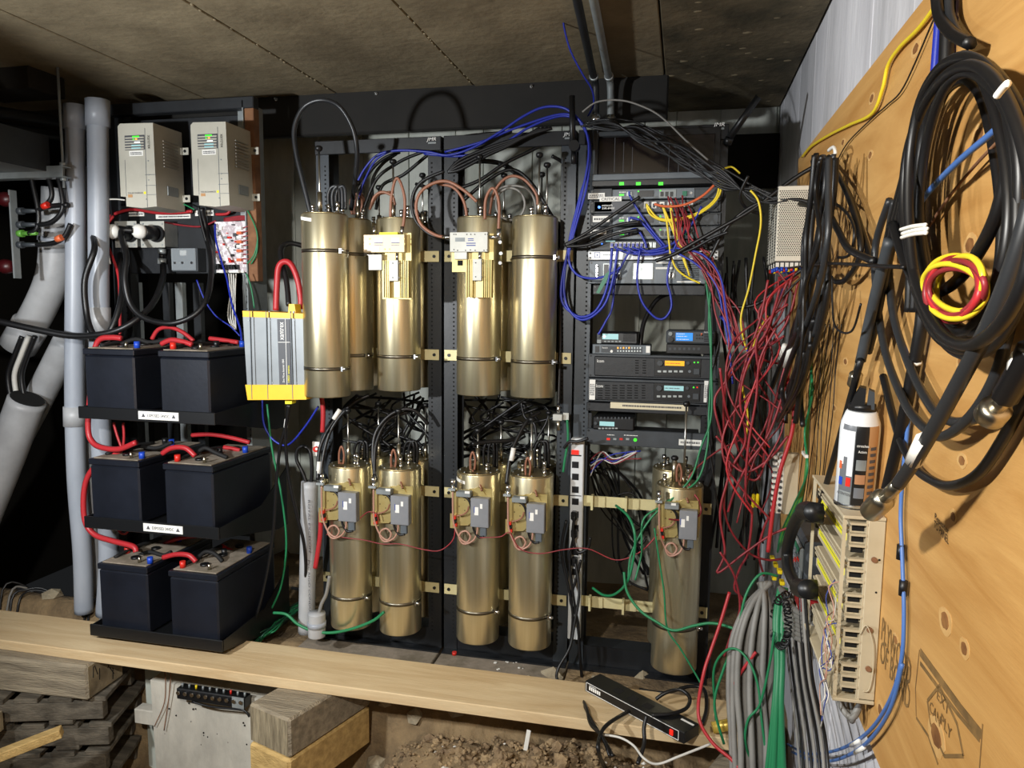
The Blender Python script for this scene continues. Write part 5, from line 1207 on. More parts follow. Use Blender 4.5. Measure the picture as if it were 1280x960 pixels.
for i, c in enumerate(c0):
    t = i*.95; d = (c0[min(i+1, len(c0)-1)]-c0[max(i-1, 0)]).normalized(); u = d.orthogonal().normalized(); v = d.cross(u); P.append(c+(u*math.cos(t)+v*math.sin(t))*.0085)
mk('spiral_cord', MB().tube(P, .0026, 5), 'black_plastic', hs, fixn=False)
bx('red_box', (.30, 1.80, zb-.062), (.361, 1.93, zb-.006), 'red_plastic', None, .006, label='dark red plastic box under the telephone keypad', cat='box')
# terminal strip on the board edge
o = thing('terminal_strip', PX(965, 632, .30), 'white terminal strip with screws on the far edge of the plywood', 'terminal strip')
z0 = PX(965, 632, .30).z
bx('strip', (.30, 2.36, z0), (.32, 2.39, z0+.19), 'terminal_white', o, .002); bx('mount', (.32, 2.36, z0), (.361, 2.39, z0+.19), 'cream_plastic', o)
for q in range(10):
    zz = z0+.01+q*.0185; bx('lug', (.285, 2.355, zz-.006), (.3, 2.375, zz+.004), 'terminal_white', o, .002); m1 = MB(); m1.cyl((.31, 2.36, zz), (.31, 2.357, zz), .005, n=8); mk('screw', m1, 'dark_grey', o)
for k in range(2):
    p = PY(942+k*5, 625, 2.42); bx('wire_splice', (p.x-.006, 2.415, p.z-.025), (p.x+.005, 2.428, p.z+.02), 'yellow_plastic', None, .003, label='yellow wire splice hanging in the red wire tangle', cat='connector', group='yellow splices in the tangle')
for k, (px, py) in enumerate([(966, 698), (970, 706), (975, 714), (978, 728), (968, 722)]):
    p = PX(px, py, XW-.06); bx('wire_splice', (p.x-.008, p.y-.014, p.z-.006), (p.x+.006, p.y+.016, p.z+.006), 'yellow_plastic', None, .002, label='small yellow connector clustered above the grey cable bundle', cat='connector', group='yellow connectors above the grey bundle')

# ================================================================== CABLES ON THE PLYWOOD
def W(m, r, pts, k, label, group=None, cat='cable', name='cable', n=8, res=7, closed=False): return wire(name, m, r, pts, k, label, cat, group, None, n, res, closed)
W('yellow_cable', .0035, [(1169, 8), (1148, 36), (1124, 60), (1110, 82), (1103, 112), (1090, 142), (1062, 156), (1036, 169), (1014, 183), (1003, 196)], .026, 'bright yellow wire along the top edge of the plywood', cat='wire', name='wire')
W('black_cable', .0015, [(1168, 22), (1130, 108), (1108, 132), (1090, 148), (1060, 178), (1046, 202)], .024, 'hair-thin black line below the yellow wire on the plywood', cat='wire', name='wire')  # thin dark line following the yellow wire
W('blue_cable', .006, [(1176, -10), (1172, 40), (1168, 92)], .03, 'short stretch of bright blue cable above the big coil')
W('black_cable', .010, [(1186, -10), (1184, 40), (1182, 92)], .03, 'thick black cable rising beside the bright blue one')
W('black_cable', .008, [(1170, -8), (1174, 20), (1190, 42), (1212, 54)], .05, 'black cable curving in at the top above the big coil')
W('coax_dark', .006, [(1186, -10), (1188, 20), (1200, 45), (1215, 56)], .04, 'thin dark cable curving beside the black one above the coil')
cg = 'coils of thick black coax on the plywood'
for i in range(9):
    cx_, cy_ = 1201+((i*29) % 13)*1.2, 262-((i*17) % 9)*2; ax_, ay_ = 50+i*4.2, 160+((i*37) % 11)*2.5; h = .03+.010*((i*5) % 9); pts = []
    for q in range(16):
        t = 2*math.pi*q/16; pts.append((cx_+ax_*math.cos(t)+3*math.sin(3*t+i), cy_+ay_*math.sin(t)+2*math.cos(2*t+i), h+.008*math.sin(t+i)))
    W('black_cable', .0062, pts, None, 'thick black coax loop hung in the big coil on the plywood', cg, closed=True, res=5)
for i in range(6):      # left leg bundle of the coil running down
    W('black_cable', .0065, [(1152-i*3, 150), (1136-i*3, 220), (1122-i*4, 280), (1108-i*4, 340), (1096-i*3, 400), (1086-i*2.5, 440)], [.07, .05], 'black coax running down from the side of the big coil', 'black coax below the coil side', res=5) if i < 3 else W('black_cable', .007, [(1140+i*4, 130), (1128+i*4, 200), (1122+i*5, 280), (1120+i*6, 340), (1118+i*6, 390)], [.06, .05], 'black coax hanging inside the big coil', 'black coax hanging inside the coil', res=5)
W('coax_dark', .0082, [(1290, 250), (1272, 315), (1240, 398), (1195, 485), (1150, 565), (1123, 605)], [.10, .12], 'thick coax ending in a silver connector by the spray can')
def nconn(name, p, q, label, m='nickel', r=.013):
    o = thing(name, q, label, 'connector'); p = Vector(p); q = Vector(q); d = (q-p).normalized(); L = (q-p).length
    m1 = MB(); m1.cyl(p, p+d*L*.5, r*.62, n=16); mk('ferrule', m1, m, o)
    m1 = MB(); m1.lathe(p+d*L*.45, [(0, 0), (r*.8, 0), (r*1.15, L*.08), (r*1.15, L*.5), (r*.95, L*.55), (r*.8, L*.55), (r*.8, L*.4), (0, L*.4)], 18, 0, d); mk('coupling_nut', m1, m, o)
    m1 = MB(); m1.cyl(p+d*L*.8, p+d*L*1.0, .002, n=8); mk('centre_pin', m1, 'gold_plate', o)
    return o
nconn('coax_connector', pt(1123, 605, .12), pt(1088, 640, .122), 'big silver coax connector pointing down beside the spray can')
W('white_label', .0098, [(1156, 549), (1142, 577)], .1165, 'white heat-shrink label on the thick coax', cat='label', name='cable_label')
W('coax_dark', .0065, [(1112, 250), (1094, 310), (1097, 380), (1108, 445), (1132, 505), (1158, 537), (1180, 545), (1214, 520), (1244, 470), (1264, 400), (1285, 310)], .05, 'slack coax loop hanging lowest in front of the plywood middle')
W('coax_dark', .0065, [(1118, 250), (1110, 310), (1116, 390), (1136, 455), (1165, 510), (1190, 527), (1218, 524), (1240, 512)], .045, 'slack coax loop leading to the booted connector')
W('black_cable', .0065, [(1104, 470), (1122, 540), (1142, 582), (1166, 601), (1190, 607), (1222, 593), (1252, 552), (1285, 490)], .035, 'black coax loop sagging lowest on the plywood')
W('black_cable', .012, [(1290, 435), (1272, 470), (1256, 497)], .075, 'black rubber boot of the silver connector at the plywood side')
nconn('coax_connector', pt(1256, 497, .075), pt(1236, 522, .076), 'silver coax connector on a black boot beside the slack loops')
W('white_label', .0124, [(1283, 447), (1276, 461)], .075, 'white band on the black rubber boot', cat='label', name='cable_label')
# whip and second connector
W('dark_grey', .0095, [(1112, 300), (1094, 370), (1076, 450)], .07, 'grey sleeve at the top of the long black whip'); W('black_plastic', .0065, [(1076, 450), (1046, 560), (1020, 650)], .075, 'long straight black whip antenna leaning on the plywood', cat='antenna', name='whip_antenna')
W('black_cable', .008, [(1108, 340), (1090, 400), (1074, 452)], .05, 'short black coax with a silver end above the spray can'); nconn('coax_connector', pt(1074, 452, .05), pt(1067, 482, .05), 'silver coax connector hanging above the spray can', r=.011)
W('black_cable', .0095, [(1156, 320), (1152, 400), (1140, 470), (1128, 530), (1116, 580), (1106, 622)], .035, 'straight black cable with white print running down past the spray can'); W('white_label', .0099, [(1144, 451), (1143.4, 454)], .035, 'thin white ring on the straight black cable', cat='label', name='cable_label')
W('sky_cable', .0033, [(1152, 350), (1144, 420), (1138, 500), (1130, 580), (1126, 640), (1128, 700), (1130, 770), (1126, 830), (1110, 880), (1082, 918), (1045, 938), (1008, 942), (985, 930)], .028, 'long blue cable dropping down the plywood and sweeping off low')
W('sky_cable', .0033, [(1128, 830), (1112, 888), (1082, 930), (1045, 950), (1015, 950), (990, 940)], .032, 'second blue cable sweeping along the bottom of the plywood')
for k, (a, b) in enumerate((((1064, 932), (1074, 926)), ((1069, 941), (1080, 934)))): W('white_label', .0039, [a, b], .0325, 'white tag on a blue cable below the plywood', 'white tags on the blue cables', 'label', 'cable_label')
for px, py in ((1126, 690), (1129, 735)): p = pt(px, py, .028); m1 = MB(); m1.cyl(p-Vector((0, 0, .012)), p+Vector((0, 0, .012)), .0065, n=10); mk('tape_band', m1, 'black_cable', None, 'black tape band around the blue cable', 'tape', 'black tape bands on the blue cable')
W('sky_cable', .004, [(1292, 118), (1245, 162), (1200, 200), (1165, 235), (1148, 258), (1143, 275)], .06, 'blue cable crossing the opening of the big coil')
W('rust_shade', .002, [(1285, 140), (1225, 200), (1185, 248), (1160, 285)], .03, 'thin brown wire behind the blue cable in the coil', cat='wire', name='wire')
for i, (y, dx) in enumerate(((286, 0), (291, 2), (296, 1))): W('white_label', .0022, [(1126+dx, y+1), (1140+dx, y-3), (1157+dx, y-5)], .13, 'white zip tie around the cables below the coil', 'white zip ties below the coil', 'zip tie', 'zip_tie')
W('white_label', .003, [(1246, 120), (1254, 110), (1260, 104)], .14, 'white zip tie on the top of the big coil', None, 'zip tie', 'zip_tie')
rr = random.Random(31)
for i in range(10):
    cx_, cy_ = 1195+rr.uniform(-5, 5), 362+rr.uniform(-5, 5); ax_, ay_ = 36+rr.uniform(-9, 6), 34+rr.uniform(-8, 6); pts = []; ph = rr.uniform(0, 6); tl = .35
    for q in range(12):
        t = 2*math.pi*q/12; x, y = ax_*math.cos(t), ay_*math.sin(t); pts.append((cx_+x*math.cos(tl)-y*math.sin(tl), cy_+x*math.sin(tl)+y*math.cos(tl), .10+.012*math.sin(t+ph)))
    c = ['red_thin', 'yellow_cable', 'red_thin', 'yellow_cable', 'red_cable'][i % 5]
    W(c, .0032, pts, None, ('yellow' if c[0] == 'y' else 'red')+' wire wound in the small coil inside the big black one', ('yellow' if c[0] == 'y' else 'red')+' wires of the small coil', 'wire', 'wire', 6, 5, True)
for i in range(3): W('black_cable', .007, [(1135+i*4, 330), (1150+i*4, 385), (1175+i*3, 418-i*3), (1205, 427-i*4), (1235-i*2, 410-i*3), (1258, 370), (1285, 250-i*10)], .04+.015*i, 'black coax curving under the red and yellow coil', 'black coax under the small coil')
W('black_cable', .007, [(1116, 280), (1132, 330), (1150, 360), (1170, 366), (1195, 352), (1220, 320), (1245, 270), (1262, 200)], .075, 'black cable passing in front of the red and yellow coil')
# bundle by the power supplies
hg = 'black cables hanging beside the power supplies'
rr = random.Random(17)
for i in range(14):
    x0 = 1012+i*2.2; W('black_cable' if i % 3 else 'coax_dark', rr.uniform(.004, .0075), [(x0+4, 196+rr.uniform(-6, 8)), (x0+rr.uniform(-6, 6), 240), (x0-4+rr.uniform(-8, 8), 300), (x0-12+rr.uniform(-8, 6), 360), (x0-22+rr.uniform(-8, 8), 420), (x0-34+rr.uniform(-10, 10), 480), (x0-44+rr.uniform(-10, 12), 520+rr.uniform(-10, 20))][:5 if i % 3 == 0 else 7], .05+rr.uniform(0, .06), 'black cable hanging in the bundle beside the power supplies', hg)
for k, pts in enumerate([[(1032, 200), (1060, 240), (1078, 290), (1090, 330)], [(1036, 196), (1062, 250), (1076, 310), (1062, 345), (1045, 352), (1030, 335), (1022, 300)], [(1045, 255), (1060, 268), (1068, 290), (1062, 318), (1048, 322)], [(1000, 255), (1030, 262), (1046, 285), (1060, 310), (1086, 324), (1092, 326)], [(985, 335), (1030, 330), (1060, 330), (1090, 332), (1130, 334)], [(1040, 345), (1042, 400), (1052, 415), (1066, 412), (1076, 380)]]):
    W('black_cable', [.006, .006, .003, .007, .003, .002][k], pts, .04+.012*k, ['black cable slanting across the plywood beside the power supplies', 'black loop beside the power supplies, the widest', 'small thin black loop on the plywood', 'black cable crossing the perforated face towards the coil', 'thin level black wire tied between the bundle and the coil', 'thin black wire loop low on the plywood'][k])
W('white_label', .004, [(1036, 188), (1042, 184), (1044, 192), (1038, 196)], .06, 'white tie knotted at the top of the black bundle', None, 'zip tie', 'zip_tie')
for k, (a, b) in enumerate((((981, 432), (973, 457)), ((990, 430), (982, 458)))): W('white_label', .0085, [a, b], .085, 'white sleeve label on a black cable beside the red tangle', 'white sleeve labels', 'label', 'cable_label')
for k, pts in enumerate([[(1000, 410), (978, 450), (965, 485)], [(1008, 405), (990, 445), (975, 490)], [(1018, 400), (1000, 450), (985, 488)], [(1014, 430), (1002, 470), (990, 497)], [(1005, 440), (996, 480)]]): W('black_cable', .0075, pts, .09, 'thick black cable end cut off beside the white sleeve labels', 'cut black cable ends')
for k in range(5): W(['green_cable', 'lime_cable'][k % 2], .0032, [(1020-k*1.5, 395), (1016-k, 440), (1013+k*.6, 490), (1010-k, 540), (1007+k*.5, 590), (1000-k*2, 632), (985-k*2, 665), (972, 690)], .035+.003*k, ['green', 'light green'][k % 2]+' wire running down the far part of the plywood', ['green', 'light green'][k % 2]+' wires on the plywood', 'wire', 'wire')
for k, (px, py) in enumerate(((1015, 428), (1006, 568))): p = pt(px, py, .05); m1 = MB(); m1.box((p.x-.004, p.y-.03, p.z-.004), (p.x+.004, p.y+.03, p.z+.004)); mk('zip_tie', m1, 'white_label', None, 'white clip holding the green wires, %s' % ('higher up' if k == 0 else 'lower down'), 'zip tie')
for k in range(7):
    x0 = 1046-k*5; rr = random.Random(60+k); W('black_cable', .0013, [(x0+6, 405), (x0+rr.uniform(-3, 3), 460), (x0-6+rr.uniform(-3, 3), 520), (x0-14+rr.uniform(-3, 3), 590), (x0-20, 640)], .026, 'hair-thin black wire hanging down the plywood', 'hair-thin wires on the plywood', 'wire', 'wire', 5)

# ================================================================== TANGLE BETWEEN RACK AND PLYWOOD
rr = random.Random(77)
rgp = 'red wires in the tangle beside the radio rack'
red = [[(990, 345), (975, 395), (940, 440), (903, 482), (893, 505), (902, 545), (912, 585), (900, 640), (906, 690), (897, 716), (930, 692), (965, 668), (1000, 655)],
       [(985, 350), (960, 410), (935, 455), (925, 500), (932, 550), (915, 585), (905, 625), (912, 660), (935, 690), (960, 700), (985, 697)],
       [(1000, 400), (985, 470), (962, 540), (935, 580), (918, 615), (910, 640)],
       [(995, 410), (975, 480), (958, 545), (952, 590), (940, 600), (925, 585), (912, 565), (895, 545)],
       [(970, 410), (950, 450), (945, 500), (935, 560), (932, 620), (940, 640), (935, 690), (925, 710), (918, 735), (928, 750), (930, 790)],
       [(1000, 480), (990, 540), (975, 590), (963, 640), (955, 660), (948, 690), (955, 720)],
       [(975, 360), (955, 420), (915, 460), (905, 500), (905, 540)], [(980, 420), (965, 430), (945, 440), (960, 452), (985, 455)],
       [(960, 350), (950, 400), (930, 460), (918, 520), (922, 560), (940, 585)], [(985, 380), (960, 400), (945, 430), (950, 470)],
       [(900, 460), (910, 520), (935, 565), (950, 600)], [(905, 570), (930, 590), (960, 575), (985, 545)], [(900, 690), (918, 720), (925, 760), (915, 790), (905, 820)]]
for pts in red: W('red_thin', .0038, pts, [2.30+rr.uniform(-.05, .12), 2.30+rr.uniform(-.05, .12)], 'red wire in the tangle between the radio rack and the plywood', rgp, 'wire', 'wire', 6)
for i in range(10):
    pts = [(965+rr.uniform(0, 42), 338+rr.uniform(0, 14)), (955+rr.uniform(-12, 40), 390+rr.uniform(-15, 15)), (925+rr.uniform(-15, 55), 450+rr.uniform(-20, 20)), (920+rr.uniform(-20, 60), 510+rr.uniform(-20, 20)), (930+rr.uniform(-25, 40), 570+rr.uniform(-15, 20))]
    if i % 2: pts.append((925+rr.uniform(-20, 40), 640+rr.uniform(-20, 20)))
    W(['red_thin', 'red_thin', 'black_cable', 'red_thin', 'red_cable'][i % 5], rr.uniform(.0024, .0036), pts, [2.38+rr.uniform(-.06, .08), 2.34+rr.uniform(-.08, .12)], ('black' if i % 5 == 2 else 'red')+' wire falling from the power supplies into the tangle', ('black' if i % 5 == 2 else 'red')+' wires falling from the power supplies', 'wire', 'wire', 6)
W('red_cable', .006, [(983, 470), (992, 500), (990, 540), (975, 590), (966, 640), (960, 690)], 2.26, 'bright red cable in front of the plywood edge')
for k, pts in enumerate([[(838, 312), (870, 330), (895, 356), (905, 400), (912, 440), (916, 480)], [(845, 310), (878, 318), (900, 345), (908, 390), (914, 430)], [(985, 345), (965, 400), (945, 440), (925, 456)], [(900, 395), (925, 425), (938, 445)]]): W('blue_cable', .0035, pts, [2.5, 2.4], 'blue wire running from the switch into the red tangle', 'blue wires into the tangle', 'wire', 'wire', 6)
for k, pts in enumerate([[(938, 238), (948, 252), (951, 280), (944, 320), (936, 360), (926, 400), (934, 440), (940, 448)], [(896, 216, 2.5), (905, 211, 2.5), (915, 209, 2.5), (925, 217, 2.5)], [(960, 395), (945, 420), (938, 450), (928, 480), (935, 520), (930, 560)]]): W('yellow_cable', .0032, pts, 2.42, ['yellow wire hanging beside the power supplies', 'short yellow arc over the black cables beside the rack', 'yellow wire among the red tangle'][k], None, 'wire', 'wire', 6)
for i in range(12):
    c = 'black_cable'; xb = 892+i*6; pts = [(xb+rr.uniform(-8, 8), 330+rr.uniform(-10, 20)), (xb+rr.uniform(-12, 12), 400+rr.uniform(-15, 15)), (xb+rr.uniform(-14, 14), 480+rr.uniform(-15, 15)), (xb+rr.uniform(-14, 14), 570+rr.uniform(-15, 15)), (xb+rr.uniform(-20, 10), 670+rr.uniform(-20, 40))]
    W(c, rr.uniform(.003, .006), pts, [2.62+rr.uniform(0, .2), 2.6+rr.uniform(-.1, .3)], 'black cable deep behind the red tangle', 'black cables behind the red tangle', 'cable', 'cable', 6, 5)
for k in range(2): W('green_cable', .0035, [(890-k*9, 340), (886+k*2, 400), (889, 450), (886+k*3, 520), (884-k*8, 560), (872-k*10, 600), (842-k*12, 622+k*8), (812-k*8, 650), (790+k*12, 690), (785+k*9, 725)], [2.56, 2.36], 'green wire dropping past the repeaters to the single cavity', 'green wires past the repeaters', 'wire', 'wire', 6)
W('green_cable', .0045, [(741, 735, 2.5), (755, 744, 2.45), (770, 742, 2.4), (785, 725, 2.36), (793, 690, 2.36), (793, 665, 2.36), (785, 645, 2.4), (770, 632, 2.5)], None, 'green wire looping in front of the ribbed mounting bars', None, 'wire', 'wire')
W('green_cable', .0045, [(780, 715), (784, 740), (800, 763), (822, 778), (842, 788), (868, 782), (890, 779), (915, 785), (945, 800), (975, 815)], [2.36, 2.2], 'long green wire crossing the single cavity towards the wall', None, 'wire', 'wire')
W('green_cable', .003, [(818, 660), (824, 700), (830, 740), (834, 785), (850, 810), (868, 840), (878, 858)], [2.38, 2.3], 'thin green wire falling down the single cavity to the ledge', None, 'wire', 'wire')
for i in range(11):
    x0 = 966-i*1.6; sp = (i-5)*5.2; W('grey_cable', .0085, [(x0+rr.uniform(-3, 3), 728), (948+sp*.5, 755), (940+sp*.95, 800), (937+sp, 860), (940+sp+rr.uniform(-3, 3), 920), (942+sp, 990)], [2.22-.02*(i % 3), 2.02-.02*(i % 3)], 'grey cable in the bundle falling from the plywood corner', 'grey cables of the falling bundle')
for i in range(6): W('green_cable', [.005, .0065, .009][i % 3], [(974+i*1.5, 735), (968+i*2, 775), (970+i*1.5, 830), (966+i*2, 890), (955+i*5, 990)], [2.10, 1.92], 'green cable falling beside the grey bundle', 'green cables beside the grey bundle')
W('green_cable', .004, [(972, 720), (950, 718), (932, 745), (922, 790), (905, 835), (893, 880), (905, 930)], [2.2, 2.1], 'green wire swinging out in front of the grey bundle', None, 'wire', 'wire'); W('green_cable', .0035, [(895, 900), (892, 840), (905, 815), (922, 812), (938, 830), (948, 860), (952, 900), (960, 960)], [2.15, 2.0], 'thin green hoop of wire low before the grey bundle', None, 'wire', 'wire'); W('green_cable', .0035, [(968, 790), (962, 830), (950, 880), (935, 900), (932, 930), (945, 965)], 2.02, 'teal green wire snaking down the front of the bundle', None, 'wire', 'wire')
W('red_cable', .005, [(912, 740), (900, 780), (888, 815), (880, 840), (873, 880), (876, 905), (892, 930), (915, 950), (930, 970)], [2.2, 2.0], 'pale red cable sweeping down past the end of the plank'); W('red_cable', .0045, [(945, 815), (930, 835), (916, 860), (914, 890)], 2.08, 'short red wire lying against the grey bundle', None, 'wire', 'wire')
for i in range(8):
    W('black_cable' if i % 2 else 'grey_cable', .0035, [(985+i*3, 740), (982+i*4, 790), (988+i*4, 850), (996+i*5, 920), (1002+i*5, 990)], .05+.006*i, 'thin dark cable running down the bare white wall' if i % 2 else 'thin grey cable running down the bare white wall', ('dark' if i % 2 else 'grey')+' cables down the white wall', 'cable', 'cable', 6)
for i in range(7): W('grey_cable', .008, [(1018, 765+i*6), (1004-i, 768+i*5), (992-i*2, 760+i*3), (984, 748), (975, 735)], [.07, .09], 'grey cable feeding the side of the punch-down block', 'grey feed cables of the punch-down block')
p = pt(908, 912, ('z', .02)); mk('tape_roll', MB().cyl(p-Vector((.04, .0, -.0)), p+Vector((.05, .02, .02)), .017, n=14), 'gold_tape', None, 'gold coloured taped splice lying past the end of the plank', 'splice')

# ================================================================== CABLES ABOVE AND BEHIND THE CAVITIES
bg = 'black coax cables crossing behind the upper cavities'
up_pts = [[(452, 268), (470, 225), (495, 205), (520, 193), (560, 180)], [(470, 262), (478, 232), (505, 218), (540, 190), (575, 172), (640, 165)], [(446, 240), (462, 215), (480, 198), (500, 190)], [(466, 255), (466, 225), (478, 205), (496, 192)], [(540, 285), (520, 262), (518, 240), (535, 222), (560, 210), (600, 195), (640, 178)], [(575, 235), (600, 225), (630, 205), (660, 190), (700, 170)], [(580, 250), (610, 225), (640, 212), (665, 230), (690, 270), (705, 290)], [(600, 200), (630, 205), (655, 225), (680, 255)], [(520, 230), (545, 240), (570, 265)], [(565, 212), (590, 203), (625, 205), (650, 222)], [(690, 195), (705, 205), (712, 225), (705, 250)]]
for i, pts in enumerate(up_pts): W('black_cable', .0065, pts, [2.6+.03*(i % 5), 2.62+.03*(i % 4)], 'black coax crossing above and behind the upper cavities', bg)
rr = random.Random(5)
lgp = 'black coax cables tangled behind the lower cavities'
for i in range(34):
    s = (425, 545) if i % 2 else (572, 702)
    pts = [(rr.uniform(*s), 490+rr.uniform(0, 20)), (rr.uniform(*s), 515+rr.uniform(-12, 18)), (rr.uniform(*s), 540+rr.uniform(-12, 18)), (rr.uniform(*s), 565+rr.uniform(-8, 22))]
    W('black_cable', rr.uniform(.0045, .007), pts, [2.72+rr.uniform(0, .3), 2.72+rr.uniform(0, .25)], 'black coax tangled behind the lower cavities', lgp, 'cable', 'cable', 6, 6)
arcs = [[(400, 605), (404, 570), (415, 535), (440, 505), (462, 494)], [(397, 600), (400, 560), (418, 525), (445, 500)], [(470, 600), (466, 570), (470, 540), (490, 517), (515, 512), (535, 530)], [(468, 595), (470, 555), (485, 525), (510, 515)], [(633, 605), (638, 570), (648, 545), (660, 525), (675, 515)], [(590, 555), (612, 552), (640, 550), (655, 540)]]
for i, pts in enumerate(arcs): W('black_cable', .007, pts, [2.42, 2.55], 'black coax arching up from an amplifier plate connector', 'black coax arches of the amplifier plates')
for k, (a, b) in enumerate((((425, 512), (417, 524)), ((399, 577), (398, 592)), ((642, 560), (639, 576)))): W('white_label', .0085, [a, b], [2.44, 2.43], 'white sleeve label on a black coax arch', 'white sleeves on the coax arches', 'label', 'cable_label')
c3 = 2.42
W('copper_coax', .0052, [(488, 272), (489, 248), (493, 228), (497, 223), (502, 232), (506, 250), (505, 275), (503, 286)], 2.44, 'tall copper coloured coax hoop over the gold preamplifier'); W('copper_coax', .005, [(462, 262), (468, 246), (478, 240), (490, 245), (494, 256)], 2.5, 'low copper coax arc beside the gold preamplifier'); W('copper_coax', .005, [(463, 260), (472, 244), (488, 240)], 2.56, 'second low copper arc behind the gold preamplifier')
for i in range(4): W('copper_coax', .0045, [(440+i*2, 268), (438+i*2, 252), (444+i*2, 242), (452+i, 250), (451+i, 266), (444, 274)], 2.62+.02*i, 'copper coax loop on the rear cavities by the inverter', 'copper loops on the rear cavities')
W('copper_coax', .0055, [(565, 297), (545, 294), (526, 280), (520, 258), (526, 240), (542, 229), (560, 227), (580, 238), (596, 252)], 2.41, 'wide copper coax loop between the two preamplifiers'); W('black_cable', .006, [(562, 296), (540, 294), (520, 276), (515, 250), (526, 228), (555, 214)], 2.44, 'black coax following the wide copper loop'); W('copper_coax', .005, [(580, 290), (583, 268), (578, 248), (566, 234), (548, 230)], 2.45, 'inner copper coax loop beside the white preamplifier')
W('copper_coax', .0052, [(606, 274), (607, 250), (614, 236), (620, 240), (624, 258), (623, 288)], 2.42, 'copper coax hoop at the side of the white preamplifier'); W('copper_coax', .005, [(612, 268), (616, 245), (626, 228), (640, 220), (656, 225), (670, 242), (672, 256)], 2.5, 'copper coax arching over to the plain upper cavity')
W('grey_cable', .0042, [(638+18*math.cos(2*math.pi*q/12), 255+20*math.sin(2*math.pi*q/12)) for q in range(12)], 2.55, 'round grey cable coil tied between the upper cavities', closed=True); W('grey_cable', .0042, [(618, 250), (625, 236), (640, 232), (658, 236), (668, 250), (670, 268)], 2.55, 'grey cable running over the round coil')
for i in range(3): W('coax_dark', .006, [(412+i*5, 268), (410+i*5, 245), (415+i*5, 234), (423+i*4, 236), (424+i*4, 262)], 2.40, 'small dark jumper on top of the proud cavity', 'dark jumpers on the proud cavity')
for i, x in enumerate((438, 500, 600, 664)):
    for q in range(2): W('black_cable', .006, [(x+5+q*6, 585), (x+5+q*6, 562), (x+10+q*5, 552), (x+17+q*4, 556), (x+17+q*4, 585)], 2.58, 'small black jumper loop on the lower cavity tops', 'black jumpers on the lower cavities', 'cable', 'cable', 6)
# blue cables over the racks
W('blue_cable', .0045, [(438, 258), (445, 232), (458, 208), (474, 193), (500, 188), (535, 190), (560, 194), (590, 185), (625, 165), (655, 145), (680, 134), (705, 135), (722, 148), (733, 165), (736, 195), (728, 240), (716, 290), (704, 340), (702, 375), (716, 392), (730, 396), (745, 388), (757, 365), (763, 335), (765, 310)], [2.58, 2.5], 'long blue cable from the cavities over the racks to the switch')
W('blue_cable', .0045, [(530, 192), (575, 195), (620, 185), (660, 160), (700, 145), (724, 152), (736, 175), (735, 210), (724, 250), (712, 300), (705, 350), (708, 380), (722, 398), (738, 397), (756, 380), (766, 350), (772, 312)], [2.58, 2.49], 'second long blue cable looping down to the switch'); W('blue_cable', .0042, [(556, 190), (600, 178), (650, 158), (700, 143), (722, 150), (737, 180), (734, 230), (722, 275), (711, 320), (720, 342), (740, 348), (760, 344), (776, 334)], [2.57, 2.5], 'blue cable dropping to the front sockets of the display unit'); W('blue_cable', .0042, [(448, 250), (456, 225), (470, 200), (490, 188)], 2.62, 'short blue cable end above the rear cavities')
for k, pts in enumerate([[(787, 244), (797, 262), (815, 288), (832, 308)], [(788, 272), (800, 276), (818, 296), (828, 308)], [(788, 288), (797, 287), (806, 302), (808, 310)], [(788, 312), (778, 330), (769, 350), (765, 385), (757, 402), (748, 418)], [(800, 312), (797, 335), (797, 355), (803, 378), (818, 396), (830, 398), (839, 385), (838, 368), (834, 350), (838, 325), (848, 300), (865, 280), (877, 258)], [(779, 309), (795, 315), (820, 312), (845, 303)], [(784, 309), (800, 318), (825, 317), (838, 312)], [(768, 309), (785, 316), (812, 318), (838, 314)], [(790, 309), (808, 314), (830, 309), (848, 300)], [(800, 309), (812, 315), (832, 312)]]): W('blue_cable', .004, pts, 2.545 if k != 4 else 2.53, 'blue patch lead on the switch and interface shelves', 'blue patch leads of the radio rack', 'cable', 'patch_lead', 6)
mk('green_tape', MB().prism([PY(*q, 2.50) for q in [(757, 342), (762, 338), (759, 350), (749, 367), (745, 366), (753, 350)]], (0, .004, 0)), 'tape_green', None, 'flag of green tape on a blue cable before the display unit', 'tape')
for k, pts in enumerate([[(808, 257), (813, 268), (826, 275), (845, 276), (868, 270), (890, 256), (901, 238), (898, 218)], [(808, 255), (822, 272), (845, 274), (872, 266), (893, 250), (899, 232), (897, 218)], [(828, 257), (833, 275), (836, 300), (838, 318)], [(828, 256), (840, 285), (850, 312), (858, 335)], [(838, 258), (842, 285), (851, 310), (862, 345)], [(838, 256), (846, 290), (856, 320)], [(838, 318), (845, 335), (858, 346), (875, 354)], [(883, 316), (893, 330), (898, 345)]]): W('yellow_cable', .0034, pts, 2.53, 'yellow patch lead on the router shelf', 'yellow patch leads of the radio rack', 'cable', 'patch_lead', 6)
W('orange_cable', .0042, [(818, 255), (832, 258), (855, 256), (878, 245), (895, 229)], 2.52, 'orange patch lead curving up from the router shelf')
for k in range(9):
    rr = random.Random(200+k); W('red_thin', .0028, [(835+k*3, 244+rr.uniform(0, 36)), (846+k*2+rr.uniform(-6, 6), 268+rr.uniform(0, 14)), (852+k*2+rr.uniform(-8, 8), 300+rr.uniform(-8, 8)), (868+k*2+rr.uniform(-10, 10), 325+rr.uniform(-8, 8)), (888+k*2+rr.uniform(-10, 10), 356+rr.uniform(-8, 8)), (902+k*2+rr.uniform(-8, 8), 392), (908+k*3, 425+rr.uniform(0, 20))], [2.54, 2.42], 'thin dark red wire fanning down from the interface shelves', 'red wires down from the interface shelves', 'wire', 'wire', 6)
